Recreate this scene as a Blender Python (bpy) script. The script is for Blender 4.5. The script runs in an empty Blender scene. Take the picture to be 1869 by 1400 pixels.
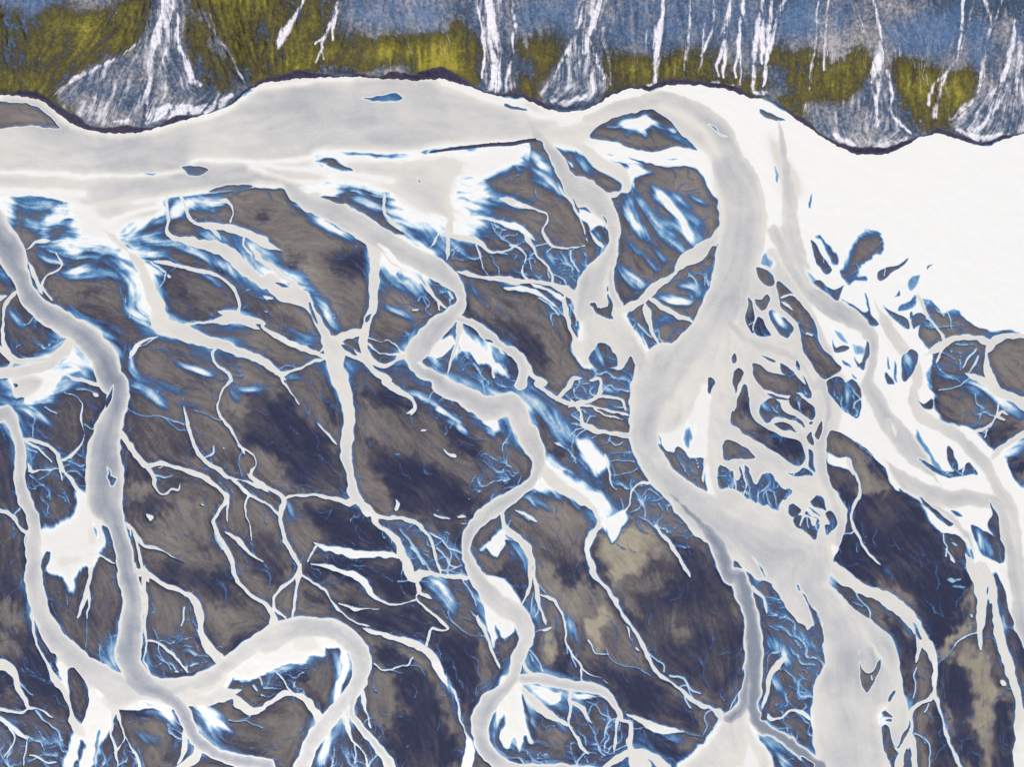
import bpy, math, time
import numpy as np

# ------------------------------------------------------------------ camera, sky, sun, exposure
scene = bpy.context.scene
METRE = 0.4                       # metres on the valley floor per survey unit
CU, CV = 934.5, 700.0             # survey point straight below the drone
ALT = 498.4                       # flying height

cam_data = bpy.data.cameras.new('camera'); cam = bpy.data.objects.new('camera', cam_data)
scene.collection.objects.link(cam); scene.camera = cam
cam.location = (0, 0, ALT); cam.rotation_euler = (0, 0, 0)
cam_data.sensor_width = 36; cam_data.lens = 36 * ALT / (1869 * METRE)
cam_data.clip_start = 1; cam_data.clip_end = 60000

SUN_EL, SUN_AZ = math.radians(48), math.radians(205)
world = bpy.data.worlds.new('World'); scene.world = world; world.use_nodes = True
nt = world.node_tree; nt.nodes.clear()
sky = nt.nodes.new('ShaderNodeTexSky'); sky.sky_type = 'NISHITA'; sky.sun_disc = False
sky.sun_elevation = SUN_EL; sky.sun_rotation = SUN_AZ
bg = nt.nodes.new('ShaderNodeBackground'); bg.inputs[1].default_value = 0.10
wo = nt.nodes.new('ShaderNodeOutputWorld')
nt.links.new(sky.outputs[0], bg.inputs[0]); nt.links.new(bg.outputs[0], wo.inputs[0])

sun_data = bpy.data.lights.new('sun', 'SUN'); sun = bpy.data.objects.new('sun', sun_data)
scene.collection.objects.link(sun)
sun_data.energy = 3.9; sun_data.angle = math.radians(0.6); sun_data.color = (1.0, .94, .86)
# the sky's azimuth runs clockwise from +Y
sun.rotation_euler = (math.pi / 2 - SUN_EL, 0, math.pi - SUN_AZ)

scene.view_settings.view_transform = 'Standard'; scene.view_settings.look = 'None'
scene.view_settings.gamma = 1; scene.view_settings.exposure = 0.17

# ------------------------------------------------------------------ survey of the valley: channels, bars, sand tones, slope
WATER = """
p main_river 5 1.0 @A0 0,66 20,66 30,68 45,82 60,90 80,93 100,93 130,84 160,75 187,58 @B0 20,54 70,52 135,54 165,64 187,69 @C0 15,68 40,78 62,75 85,62 40,92 24,98 @B0 187,102 150,104 127,107 100,109 45,112 @B1 55,-6 30,3 10,1 @A1 187,1 150,5 120,9 100,12 75,16 60,18 50,13 40,10 20,7 -10,5
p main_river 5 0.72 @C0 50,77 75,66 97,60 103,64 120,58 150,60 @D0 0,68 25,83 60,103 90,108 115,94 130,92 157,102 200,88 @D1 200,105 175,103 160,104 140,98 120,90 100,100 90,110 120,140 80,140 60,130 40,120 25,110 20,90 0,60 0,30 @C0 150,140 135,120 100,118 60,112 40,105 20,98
g 45 1.0 @C0 20,95 60,80 110,70 135,75 150,88 165,105 168,140 152,140 145,110 120,95 90,92 60,100 40,105
g 30 0.9 @D0 5,95 20,110 30,140 15,140 8,120
p braid_sheet 24 .78 @B0 20,112 60,108 127,104 187,98 @C0 17,100 19,116 10,124 0,128 @B0 175,124 163,130 @B1 150,0 152,10 160,20 165,28 150,29 138,28 128,25 112,23 100,18 95,12 88,6 70,2 58,0 @B0 45,128 20,118
g 30 .93 @B0 60,118 120,114 150,112 @B1 140,10 145,26 130,22 110,10 @B0 80,130
p west_sheet 32 .8 @A1 40,4 60,2 128,0 122,16 119,31 105,32 95,32 88,40 82,45 68,45 60,53 48,51 34,49 32,42 38,35 45,31 20,28 18,24 35,20 42,14 40,4
g 20 .95 @A1 60,15 110,12 118,16 100,25 75,22
s .3 @A1 5,8,12 20,14,14 32,14,10
s .45 @A1 5,6,10 25,10,10 40,13,6
c lower_loop 6 .8 @A1 46,118,8 53,108,6 58,104,4
c west_river 4 1.2 @A1 -12,20,24 -4,32,26 8,48,22 15,66,14 24,82,15 44,97,19 60,107,20 74,122,20 80,140,19 @A2 83,3,18 83,18,16 79,30,18 75,45,24 74,60,25 74,75,27 74,88,26 81,103,15 87,120,13 90,140,15 @A3 93,15,16 94,35,18 91,55,20 94,70,19 102,82,20 118,89,14 128,97,12 134,110,10 140,121,10 150,129,10 170,136,10 190,139,11
c west_river 4 .78 @A1 22,58,5 26,66,5 30,74,3
c west_river 5 .82 @A2 76,0,5 77,8,5 76,18,3
s .7 @A2 80,45,6 78,60,5 82,70,4
p west_delta 9 .82 @A2 53,80 50,94 43,102 32,106 27,108 27,128 32,130 @A3 32,3 45,8 50,17 60,0 @A2 66,140 72,130 74,120 80,112 80,95 66,82
i 6 .25 @A2 66,102 68,108 68,113 66,110
i 5 .15 @A2 72,104 76,106 79,118 80,125 77,122 74,114
i 5 .08 @A2 33,124 36,124 33,135 31,140 30,132
i 3 .02 @A2 69,131 72,127 77,126 80,130 82,140 66,140
c west_delta 3 .85 @A2 65,125,3 73,127,2.5 80,131,3 
i 4 .1 @A2 76,63 77,70 79,77 81,77 83,71 81,70 79,69 78,66
i 4 .1 @A2 78,8 80,5 79,15 76,22 75,18
c far_west_river 4 1.0 @A2 -5,28,14 5,25,12 8,30,11 12,42,9 14,55,9 14,70,10 17,85,10 22,95,10 25,108,10 24,125,12 24,140,13 @A3 25,15,13 30,35,14 40,50,17 50,60,19 62,70,18 75,79,20 88,85,18
c far_west_river 3 .9 @A3 24,20,3 23,40,3 27,55,3 35,70,4 44,85,6 50,98,4 50,105,5 56,113,8
p lower_delta 6 .8 @A3 40,60 55,62 64,75 72,90 85,90 84,98 83,105 80,115 72,125 68,140 46,140 50,120 56,110 52,100 46,88
p lower_delta 4 1.0 @A3 80,80 105,86 118,90 124,97 105,96 84,99 76,95
g 18 1.0 @A3 60,72 85,80 95,90 80,98 72,92
i 3 .02 @A3 48,71 52,69 58,76 62,82 63,92 60,104 57,110 53,106 50,98 49,86
s .62 @A3 62,74,3 63,88,2.5
i 4 .1 @A3 26,43 29,47 36,64 34,64 28,54
c pale_pool_link 4 .9 @A1 -5,133,9 12,132,9 25,130,9 38,124,8 48,112,10
p pale_pool 12 .77 @A1 5,131 30,128 45,126 56,128 60,131 50,135 @A2 45,2 42,10 33,17 20,21 12,22 9,8 3,3
g 12 .95 @A2 8,2 20,0 30,2 22,12 10,14
i 3 .1 @A2 9,3 12,3 13,6 10,7
i 3 .02 @A2 13,15 17,15 15,21 10,21
s .5 @A2 25,25,3 33,29,2
c looping_stream 2 .85 @A1 10,77,4 4,85,3 2,97,3 2,108,4 5,118,5 12,123,5 25,123,3.5 36,123,2.5
c looping_stream 2 .8 @A1 0,115,4 5,122,3 8,124,3 5,129,3 0,130,3
c looping_stream 2 .8 @A1 -2,80,6 4,79,3
s .6 @A1 4,108,3 8,113,4 11,114,2
s .75 @A1 10,92,4 14,95,4
s .4 @A1 26,101,2 28,107,2
s .5 @A1 2,63,4 6,68,3
s .25 @A1 3,61,10
c north_bar_stream 2 .8 @A1 40,48,1.5 43,54,1.8 42,58,2 34,63,2 31,70,2.5 35,77,2 38,81,1.5
r .3 @A1 43,57,1 50,57.5,1
c north_bar_stream 3 .75 @A1 20,44,2 25,40,3 33,39,4
c braid_one 6 .83 @A1 80,36,8 90,44,7 100,57,9 105,70,11 111,85,14 115,97,15 130,103,13 150,111,10 170,118,9 187,124,8 @B1 10,126,7 17,132,6
s .78 @A1 92,88,5 102,93,8 108,97,8
s .45 @A1 85,55,10 95,62,8 100,75,9 97,85,5
s .55 @A1 60,58,5 48,62,6 70,61,4 82,63,5
s .3 @A1 70,50,8 78,56,6
i 14 0 @A1 72,51 82,49 86,55 80,61 72,58
c braid_one 2.5 .78 @B1 18,133,4 28,131,3 37,127,3 46,124,4
c braid_one 1.6 .7 @B1 19,133,2.5 21,140,2 @B2 22,4,2.5 26,11,2 33,19,1.5
s .35 @B2 34,20,3 40,26,5 48,35,4
c braid_one 2 .7 @B2 46,33,2 53,40,2.5 58,46,2
r .5 @B1 19,129,1 23,127,1 30,129,1
s .55 @B1 20,136,3 30,134,3 36,138,2
c braid_two 2.5 .78 @A1 118,8,3 119,16,3 120,24,3.5 119,32,4 125,37,5 140,40,7
c braid_two 5 .84 @A1 125,37,4 142,41,8 158,45,11 170,55,11 187,69,9 @B1 10,67,11 20,75,13 34,79,13 42,89,8 49,102,8 52,110,10 57,114,16 58,126,14 62,140,12 @B2 64,8,12 67,22,10.5 67,40,10 66,52,8.5 69,68,6.5 71,82,7 76,90,7 84,97,6
c braid_two 2.5 .8 @A1 128,7,3 131,14,3 134,22,4 140,27,4 150,30,4 155,36,3
c braid_two 3.5 .78 @A1 140,27,3 152,28,5 165,30,6 175,34,7 187,40,7 @B1 8,41,6 20,46,1
s .5 @A1 128,18,5 125,22,5
s .45 @A1 140,12,8 152,14,5
c braid_two 2 .75 @A1 158,10,3 162,11,2.5 166,18,1.8 163,26,1.5
c braid_two 2.5 .75 @A1 173,36,3 173,42,3 178,48,3
c braid_two 3 .8 @B1 0,46,4 12,58,5 22,65,5 30,70,4
s .6 @B1 30,70,3 40,75,2
s .5 @B1 50,88,5 56,98,5 60,101,4
i 3 .05 @B1 38,82 40,82 43,90 46,98 44,97
i 3 .05 @B1 51,93 53,92 57,99 55,101 52,100
i 3 .2 @B1 14,68 20,69 26,72 20,72
s .35 @B1 20,103,4 35,106,3 46,110,4
c braid_three 3 .9 @B1 78,33,9 83,38,9 86,50,8.5 86,62,8 85,75,8 84,86,6.5 81,97,6 79,106,7 79,116,6 84,124,6 93,127,5 100,124,4 108,120,4
c braid_three 2.5 .8 @B1 55,112,8 64,106,6 76,103,5
i 3 .2 @B1 80,93 84,90 83,95 80,97
c braid_three 2.5 .85 @B1 60,113,6 68,118,7 77,122,6 84,130,6 95,138,6 @B2 93,3,6 103,9,5 112,14,3 115,20,2.5 113,24,2
i 3 .2 @B1 61,112 67,113 72,117 74,120 69,119 64,115
c braid_three 1.5 .7 @B1 82,107,2 90,110,1.5 97,109,1.5 103,115,1.5 108,120,1.5
c braid_three 1.5 .75 @B1 82,112,2 88,117,2 98,119,2 107,120,2
i 3 .2 @B1 83,117 90,119 97,122 92,125 86,121
c oval_loop 2.5 .82 @A1 108,52,3 125,56,4 145,60,4 157,64,3.5 165,72,3 170,83,3 169,90,4 165,93,8 152,96,3 130,98.5,3
c oval_loop 2.5 .82 @A1 163,91,6 172,94,7 182,100,3
c oval_loop 2.5 .82 @A1 173,93,4 187,97,5 @B1 6,99,4 15,106,5 30,113,5 45,119,5 53,122,5
s .45 @A1 145,62,3 152,67,3 158,72,2
r .7 @A1 107,54,3 112,57,2.5 117,60,1.5
r .6 @A1 117,60,1 117,65,1.5 114,70,1
s .55 @A1 98,47,3 105,50,3 115,49,3
i 3 .25 @A1 89,41 96,45 97,47 92,46
i 3 .1 @A1 99,48 105,49 112,52 105,53
c pocket_stream 2 .75 @A1 112,107,2 103,109,3 97,114,4 94,119,4
c pocket_stream 1.5 .7 @A1 112,107,1.5 106,111,1.5 100,113,1.5
s .5 @A1 94,117,6 93,126,4 98,135,4
s .35 @A1 76,98,6 85,103,5
s .5 @A1 55,90,2.5 62,94,2 70,95,2
s .35 @A1 93,72,8 96,78,5
s .62 @A1 96,95,3 101,98,4
c winding_stream 2 .8 @A1 153,114,4 150,121,3 154,128,3 162,132,2.5 164,138,2.5 @A2 164,1,2.8 158,10,2.8 155,20,2.6 157,29,2.6 165,38,2.4 170,46,2.2 173,53,2
c winding_stream 1.6 .78 @A2 170,48,2 178,53,2.2 181,60,2 178,68,2.5 182,74,2.5 190,80,2.5
r .5 @A2 172,52,1.2 170,60,1.2 172,70,1.2
r .55 @A2 156,30,1.2 150,28,1 145,25,.8 138,23,.8
s .6 @A1 125,125,3 138,130,3 150,134,2
s .75 @A1 127,126,2.5 142,131,2
s .4 @A1 137,119,2 144,123,2
c thread_west 2 .9 @A2 87,40,5 93,49,5 98,56,5 104,62,5 113,61,4 128,64,4 143,70,4.5 155,78,4.5 161,85,4.5 156,93,4 152,103,3.5 156,113,4 163,126,4 168,140,4 @A3 172,12,3.5 179,20,3
c thread_west 1.5 .8 @A2 162,86,2 161,96,1.8 161,103,1
c thread_west 1.6 .8 @A2 105,64,3 109,71,3 110,78,2.5 116,83,1.8 122,79,2.5 126,80,2.5 128,75,1 135,74,.8 140,72,.8
r .5 @A2 110,69,1.5 117,70,1.3 123,69,1
r .6 @A2 153,104,2 153,112,1.5 158,122,1.5
c pale_finger 2 .8 @A2 161,110,2.5 168,115,3 175,122,3 182,129,2.5 187,132,1.5
c thread_mid 2 .85 @A2 130,22,2 133,33,3 138,47,3.5 143,57,4 155,65,4 163,71,3.5 172,73,2 187,78,2.5
c thread_mid 2 .8 @A2 165,72,3 175,81,3 187,88,2.5 @B2 8,88,2.5 16,95,3 18,97,3
r .6 @A2 145,58,1.5 151,53,1.8 152,48,1
r .5 @A2 90,20,1.2 96,25,1.2 103,27,1 115,28,1 122,33,1.2 125,36,1.2 132,37,1.2
r .5 @A2 115,28,1 122,30,1 130,33,1
s .45 @A2 92,3,6 102,8,5 112,14,4 118,20,2
s .35 @A2 110,2,6 120,6,5 130,10,4
s .4 @A2 128,20,3 140,20,3
c thread_mid 1.5 .75 @A2 178,83,1.5 174,90,2 175,98,2 178,106,1.2 178,116,.8
s .65 @A2 166,12,3 167,14,3
s .6 @A2 175,10,3 185,8,3
c hub_stream 2 .85 @B2 -2,70,3 10,78,3 22,86,3.5 20,95,4 19,103,3.5 21,112,3.5 28,124,4 33,134,4 32,142,4
c hub_stream 2 .85 @B2 23,86,2.5 30,83,3 38,83,3 47,83,3 57,86.5,4 65,89,5 71,88,6
s .75 @B2 25,90,2.5 27,96,3 28,99,1.5
c lower_thread 2 .75 @B3 33,-2,3.5 29,6,3 19,13,3 14,21,2.5 14,29,2.5 21,33,2
c lower_thread 2 .75 @B3 32,0,2.5 30,15,2 28,32,2
c lower_thread 2 .72 @B3 33,3,2.5 40,9,2.5 50,15,2.5 56,24,2.5 62,32,2.5 70,37,2 80,40,2.5
c white_arc 4 .76 @B3 80,43,3.5 88,45,5 102,49,6 117,54,6.5 126,62,7 132,72,7 136,80,5
s .42 @B3 136,78,5 140,86,5 143,96,4 145,105,3
c white_arc 2.5 .74 @B3 141,85,2 145,95,3 146,106,3 151,118,3 153,130,7 151,142,8
c pond_finger 2.5 .78 @B2 40,130,1.5 43,121,2.5 46,118,2.5
c white_band 5 .76 @B2 44,118,3 55,122,6 70,125,7 85,126,6 100,126,4 103,128,2
c white_finger 3 .76 @B2 42,132,1.5 55,135,5 65,139,5 @B3 70,3,6 80,11,6 84,18,4 92,23,3 100,25.5,2.5 108,24,2 116,21,1.6
c white_finger 1.6 .8 @B3 60,25,1.5 67,27,2.5 72,29,3.5 78,28,1.5 90,28,.8
c elbow_stream 1.8 .78 @B3 111,-2,3 115,7,2.5 119,15,3 115,20,2 122,27,2.4 131,34,2.4 138,42,2.2 134,43.5,2 127,41,2 124,47,2 122,54,2
c elbow_stream 2 .78 @B3 116,10,3 119,17,5 124,19,3
r .5 @B3 103,9,1.5 110,8,1.5
c hub_east 2.5 .82 @B2 82,96,6 90,99,4 100,99.5,4 112,101,4 120,106,4 125,113,3.5 127,122,3 130,130,2.5 132,137,2
c hub_east 2.5 .8 @B2 84,98,5 90,106,5 98,112,5 104,118,6 106,127,6 110,136,7 114,142,8 @B3 118,3,7 125,2.5,5 140,5,4 152,6,4
r .6 @B2 126,110,1.5 133,115,1.2 138,121,1.2 147,124,1.2
r .6 @B2 129,122,2 136,127,1.5 140,133,1.2 145,134,1
r .55 @B2 131,135,1.5 138,136,1.2 147,133,1
r .5 @B2 112,120,2 118,127,2 124,135,2 127,138,2
r .5 @B2 104,108,3 110,114,3 115,122,3 120,132,3
s .4 @B2 92,108,3 98,108,3 104,105,4
s .35 @B2 96,114,4 100,122,4
c loop_river 5 1.0 @A3 98,80,16 115,84,16 132,82,13 150,77,14 163,66,14 187,51,18 @B3 8,52,20 22,44,20 45,41,16 63,47,16 74,58,16 77,70,15 72,84,13 62,96,13 53,108,13 42,122,13 34,140,13
p loop_river 4 .92 @A3 118,84 150,77 167,70 162,83 145,92 128,97
p loop_river 7 .83 @B3 -20,75 -5,58 18,46 45,45 62,50 67,58 69,72 62,88 56,98 58,80 60,62 60,57 53,58 50,62 40,62 37,67 25,70 18,71 5,77 -5,80
c loop_river 4 1.0 @B3 75,82,6 71,92,6 70,102,6 77,113,6 87,124,6 93,132,7 98,142,8
c loop_river 3 .8 @B3 67,100,4 67,112,4 70,122,2.5 76,128,2 80,135,2 82,142,2
r .6 @B3 72,125,2 71,138,2
c loop_river 2.5 .8 @B3 78,88,3 79,97,3 82,105,2 83,112,1.5
s .6 @B3 55,112,5 52,125,7 48,138,7
s .35 @B3 62,128,5 66,135,5
i 4 .1 @B3 75,94 77,100 80,108 78,110 75,104
i 4 .1 @B3 71,114 78,121 80,127 74,125
c mid_branch 3 .9 @A3 125,92,6 145,93,10 160,88,10 167,86,5
c mid_branch 3 .9 @A3 160,86,6 168,93,8 178,100,7 187,98,5 @B3 5,99,5 15,92,5 26,88,5 38,94,6 45,103,6 50,112,7
i 3 .08 @A3 160,93 165,91 166,95 160,97
i 4 .1 @A3 178,93 187,91 187,97 180,98
c mid_branch 1.5 .8 @B3 14,71,1.2 19,77,1.5 23,82,1.5 27,87,2
r .6 @B3 0,82,2 3,86,1.5
r .6 @B3 4,77,1.5 6,82,1
r .6 @B3 30,80,1 29,84,1
s .35 @B3 55,62,3 60,72,6 59,85,5
i 4 .05 @B3 53,58 57,57 60,57 60,63 56,62
s .6 @A3 140,97,5 150,105,5 160,112,3 163,118,2
s .35 @A3 145,107,5 152,117,4
s .7 @A3 148,103,3 155,115,1.5
r .6 @A3 163,107,1.2 175,108,1 187,113,1
c trunk_link 3 .85 @A3 141,122,5 140,132,7 132,138,6 125,142,4
c east_limb 2.5 .85 @A3 97,2,6 106,4,5 118,11,5 130,16,5 138,22,5.5 141,32,6 143,45,6 148,55,7 155,63,8
c east_limb 2 .85 @A3 103,2,4 102,12,4 104,25,4 103,40,3 104,55,2 103,65,2 106,72,2
i 2.5 .1 @A3 101,48 102.3,50 102,60 101,65 100.5,55
c bar_stream 1.6 .8 @A3 104,50,2 113,52,2.5 122,60,2.5 128,67,2.5 133,74,1.8
r .5 @A3 113,52,1 113,60,.8 119,68,.8 121,71,.6
r .5 @A3 109,43,1 112,49,1
r .7 @A3 131,27,1.8 130,35,1.4 128,40,1.2
s .35 @A3 125,42,2 130,53,2
c white_fork 3 .78 @A3 65,0,5 63,10,5 60,20,4 55,33,2
c white_fork 3 .78 @A3 63,10,4 62,25,3 61,35,1.6
r .4 @A3 61,35,1.2 61.5,48,1 60,55,.7
r .4 @A3 77,43,1.2 79,55,1.2 79,62,1
i 3 .1 @A3 80,105 82,101 85,115 86,120 83,128 80,122 79,112
c delta_stream 2 .8 @A3 81,98,3 80,108,3 79,118,3 82,128,2.5 83,140,2
c delta_stream 2 .8 @A3 83,98,3 85,108,2.5 88,118,2.5 86,124,2 82,129,2
c delta_stream 2 .8 @A3 88,118,2 92,126,2 97,134,2.5 99,142,2.5
i 3 .15 @A3 76,130 79,129 81,135 81,142 76,140
i 8 .1 @A3 58,122 60,125 58,133 56,142 53,140 56,130
i 5 .3 @A3 70,115 71.5,115 69,130 67,140 66,135
s .45 @A3 92,128,4 95,133,3
p lower_pool 3 .8 @A3 84,99 95,94 105,92 115,96 124,98 120,102 113,101 105,99 95,99.5
i 6 .4 @A3 98,93 106,94 112,98 104,98
s .75 @A3 118,100,6 122,107,3
s .6 @A3 95,105,1.5 105,103,2 112,102,4
c trunk_link 3 .8 @A3 131,115,4 131,128,4 127,136,3
s .7 @A3 98,118,1.5 105,119,2 111,121,2
s .25 @A3 122,110,4 126,118,4 123,130,3
r .5 @A3 121,104,.7 128,110,.7
r .5 @A3 121,112,.7 130,116,.7
c corner_stream 2.5 .8 @A3 -3,66,7 6,69,6 11,77,5 13,84,5 17,92,5 21,98,4 28,99,2.5 37,105,1.2
c corner_stream 2.5 .8 @A3 -3,99,3 8,101,3 15,102,3 20,99,3
r .5 @A3 14,80,1.5 19,86,1.2 23,90,1
r .5 @A3 26,100,2 32,108,1.6 40,115,1.5 45,122,2
c corner_fan 3 .75 @A3 -2,105,4 6,111,4 13,117,4 20,121,1.5
c corner_fan 2 .75 @A3 6,113,2 10,120,2 8,127,1.8 4,133,1
c corner_fan 2 .7 @A3 20,120,1.5 19,126,1.2 17,140,1
s .35 @A3 0,108,6 10,110,6
s .4 @A3 40,122,5 45,128,5
c corner_fan 1.6 .7 @A3 22,133,1.2 27,134,2 34,138,2 40,137,1
s .5 @A3 28,117,3 33,119,2
c west_bar_stream 2 .85 @A2 17,44,3.5 26,45,3.5 35,48,3.5 41,53,4 43,60,4 46,67,4 51,73,4 55,79,3.5
c west_bar_stream 2 .8 @A2 45,58,2.5 50,56,2.5 55,51,2 59,46,2 60,40,1.2 58,33,1.5 58,25,2 58,18,2 53,13,1.5 46,10,1
c west_bar_stream 1.6 .8 @A2 19,46,2 27,50,1.8 33,55,1.8 37,59,1.2
r .5 @A2 19,50,2 26,53,1.5
c west_bar_stream 2 .8 @A2 20,62,2.5 23,66,2.5 30,66,1.5 36,66,1
c west_bar_stream 1.6 .75 @A2 44,62,2 44,68,1.5 45,75,1
r .45 @A2 22,69,1.5 27,75,1.2 33,79,1 36,87,.8
r .6 @A2 60,33,1 66,36,.8 69,34,.8
c west_bar_stream 2 .8 @A2 -3,94,4 6,96,3.5 11,101,3.5 15,107,3 20,111,3
r .5 @A2 10,97,1.5 14,93,1.5
c west_bar_stream 2 .8 @A2 20,110,2 18,117,2 19,123,1.5
r .6 @A2 31,21,1 40,24.5,1
r .5 @A2 25,27,1 23,36,1 24,42,1
s .7 @A2 65,19,3 66,22,2.5
c pond_1 1 .8 @A2 66,11,2 68,12,3 69,12.5,2
c west_bar_stream 2 .8 @A1 47,133,2 55,138,3 @A2 58,2,3 66,4,3 72,5,2
r .5 @A2 54,9,1.2 62,9,1 68,11,.8
r .35 @A2 48,58,1.5 52,64,1.2 59,69,1
s .4 @A2 27,93,3 34,98,2 38,103,1.5
s .5 @A2 48,95,3 52,90,2
c west_edge_thread 2 .85 @A2 92,107,4 99,115,4 104,120,2.5 112,122,1.8 120,126,1.5 130,131,1
c west_edge_thread 2 .85 @A2 93,108,4 97,118,3.5 100,130,3.5 102,138,3
c west_edge_thread 3 .85 @A2 97,133,5 103,137,5 @A3 104,4,5
i 2.5 0 @A2 93,108 95,112 98,125 100,136 98,135 95,122
c central_river 5 1.0 @A0 160,122,9 187,119,12 @B0 12,120,12 24,126,12 @B1 30,4,14 46,13,17 62,20,19 80,30,19 100,43,17 118,53,18 135,62,17 145,72,12 148,80,10 142,90,11 132,99,16 122,110,18 116,121,17 119,130,14 132,137,11 @B2 133,4,14 150,13,16 165,22,20 @C2 3,20,18 10,33,15 18,47,16 23,60,11 18,73,9 6,83,9 @B2 173,91,13 160,102,11 151,116,9 152,128,9 158,140,13 @B3 163,12,14 175,25,17 @C3 8,33,16 13,46,13 8,62,11 4,76,10 -6,88,13 @B3 166,98,16 160,110,14 163,125,13 173,136,11 187,142,12 @C3 25,141,7 60,144,8
c central_river 3 .8 @B1 86,40,2 90,45,2 96,52,4 104,57,4 113,63,3 120,70,3 127,78,2 132,83,2
p central_river 6 .8 @B1 122,112 140,105 145,112 138,120 135,122 125,124 119,126 114,120
i 8 .02 @B1 118,125 125,121 130,122 138,117 143,112 142,120 140,132 128,128
i 4 .0 @B1 142,131 145,122 147,115 150,125 155,130 163,128 170,130 176,135 177,140 160,137 150,134
p central_fan 7 .78 @B1 146,95 152,105 160,112 168,118 175,126 182,136 176,133 168,128 158,128 152,118 146,118
c central_fan 2.5 .82 @B1 146,98,5 145,110,4 142,120,3.5 139,130,3
c central_fan 2 .8 @B1 170,125,2 171,135,2
c east_arm 4 1.0 @B1 145,94,6 155,98,7 166,106,9 178,116,8 @C1 5,118,10 11,130,8 @C2 10,5,9
i 3 .05 @B1 163,108 168,109 170,111 165,110
i 3 .25 @B1 174,114 178,117 187,127 187,130 180,122
i 2.5 .1 @B1 148,91 151,90 154,95 150,93
s .6 @B1 154,70,1.2 158,74,1.2 161,78,1
s .7 @B1 176,88,1 178,91,1
c east_arm 3 .85 @C1 12,126,5 18,135,5 25,140,5 @C2 20,4,5 30,11,4.5 42,18,4 49,20,4
p central_river 4 .78 @B1 95,55 100,57 104,57 105,60 101,63 98,60
s .78 @B1 107,56,4 113,64,4 117,71,3 119,77,1
s .5 @B1 90,45,4 95,52,3
i 3 .02 @B1 104,58 107,62 109,67 105,66 102,62
s .5 @B1 97,70,3 105,72,2.5
c central_side 2 .8 @B1 120,66,3 126,75,2.5 131,83,2 132,87,1.5
c central_side 2 .8 @B1 128,78,2 134,84,2 136,86,2
i 4 .05 @B1 124,65 130,70 137,73 143,75 143,82 137,86 135,80 130,74
r .8 @B1 139,75,1.5 141,79,2.2
s .7 @B1 130,70,3 136,72,2.5 141,75,1.5
r .5 @B1 117,81,1 119,78,1 124,86,1
r .8 @B1 113,87,1 117,87,1
s .45 @B1 92,85,3 100,89,2 110,92,2
i 3 .1 @B1 46,7 54,7.5 61,9 65,12 61,13 54,11
x 3 .12 @B0 59,131,1 68,137,2 @B1 65,3,2 75,7,3 85,12,3 92,14.5,2
i 3 .15 @B1 82,16 88,18 95,25 103,32 107,35 98,33 90,27 84,20
x 2 .15 @B1 33,1,1 40,4,1.5
c braid_sheet 3 .8 @B1 93,10,4 93,18,4 98,25,4 103,31,2
x 3 .1 @B1 88,41,1 95,46,2.5 101,53,2
s .7 @B1 120,26,4 125,29,2
r .6 @B1 115,28,1 117,30,1
s .6 @B1 45,20,5 55,28,6 65,33,4
s .35 @B1 36,14,5 50,24,6 62,33,4
c net_stream 2 .8 @B1 127,41,3 131,34,2 134,31,2 137,33,2
c net_stream 2 .82 @B1 137,48,4 138,38,3 139,28,6
c net_stream 2 .8 @B1 140,34,4 150,37,4 160,39,4 167,45,3 175,46.5,2 187,42,2 @C1 4,42,2
r .6 @B1 170,46,1.5 180,48,1
c net_stream 1.6 .75 @B1 159,40,1.5 161,50,1.6 163,58,1.6 166,63,1.6
r .5 @B1 169,48,1 171,54,1 174,58,1 174,63,1
c net_stream 5 .72 @B1 146,26,6 158,22,5 175,25,5 190,31,6 @C1 12,33,5 17,37,3
r .5 @B1 169,26,1 171,32,1.5 179,38,1.5 184,42,1.5
r .45 @B1 163,26,.8 166,30,.8
r .45 @B1 173,29,.7 171,32,.7
r .45 @B1 177,31,.7 175,35,.7
s .6 @B1 150,0,12 168,6,8 187,12,6 @C1 10,14,4
s .45 @B1 140,40,4 146,45,4 150,48,3
r .5 @B1 140,46,1 145,42,1.5
c net_link 3 .9 @B1 149,61,5 160,64,5 175,66,5 187,68,6 @C1 8,68,5 20,67.5,4.5 30,70,5 42,75,6 50,80,8
c net_link 4 .75 @C1 0,73,3 15,73,5 25,78,4 33,84,2.5
c net_link 2 .75 @C1 18,70,3 30,75,2.5 40,79,2.5
r .6 @C1 22,79,1.5 30,84,1.5 37,91,1.5
r .6 @C1 28,75,1.5 34,78,1.2 41,82,1.5
r .5 @C1 32,82,2 36,87,2 40,92,2
c net_link 2.5 .85 @C1 41,78,3 42,90,4 45,100,4 48,108,5 50,115,8
i 3 .12 @C1 43,79 47,82 51,89 55,94 55,101 52,104 49,100 46,92 43,86
r .6 @C1 44,84,1.3 48,92,1.3 50,100,1.5
r .55 @C1 50,92,1.5 54,94,1
c thicket_stream 2 .8 @C1 0,10,6 10,14,4 20,16,2.5 28,20,2 28,25,2 25,31,2 26,37,2.2 31,42,2.4 38,44,2 46,43,1.6 55,42.5,1.2
c thicket_stream 2 .78 @C1 5,42,2 11,45,2 13.5,50,2 11,56,2 10,62,2 14,66,2.2
c thicket_stream 2 .8 @C1 13,37,3 19,44,2.2 22,51,2.2 28,56,2.2 31,61,2 31,68,2.5
r .55 @C1 20,47,1.5 17,50,1.5 16,55,1.3 17,59,1.5
r .5 @C1 20,43,1 27,41,1
r .5 @C1 27,47,.8 32,43,1
r .6 @C1 45,45,1.5 45,51,1.5 48,56,1.5 51,60,1.5
r .45 @C1 38,46,1 42,53,1.5 47,59,1.5
r .45 @C1 44,47,1 48,44,1
s .35 @C1 27,48,4 34,54,3
r .5 @C1 29,57,1 29,65,1
r .55 @C1 33,62,1 38,65,1 41,70,1
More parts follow.
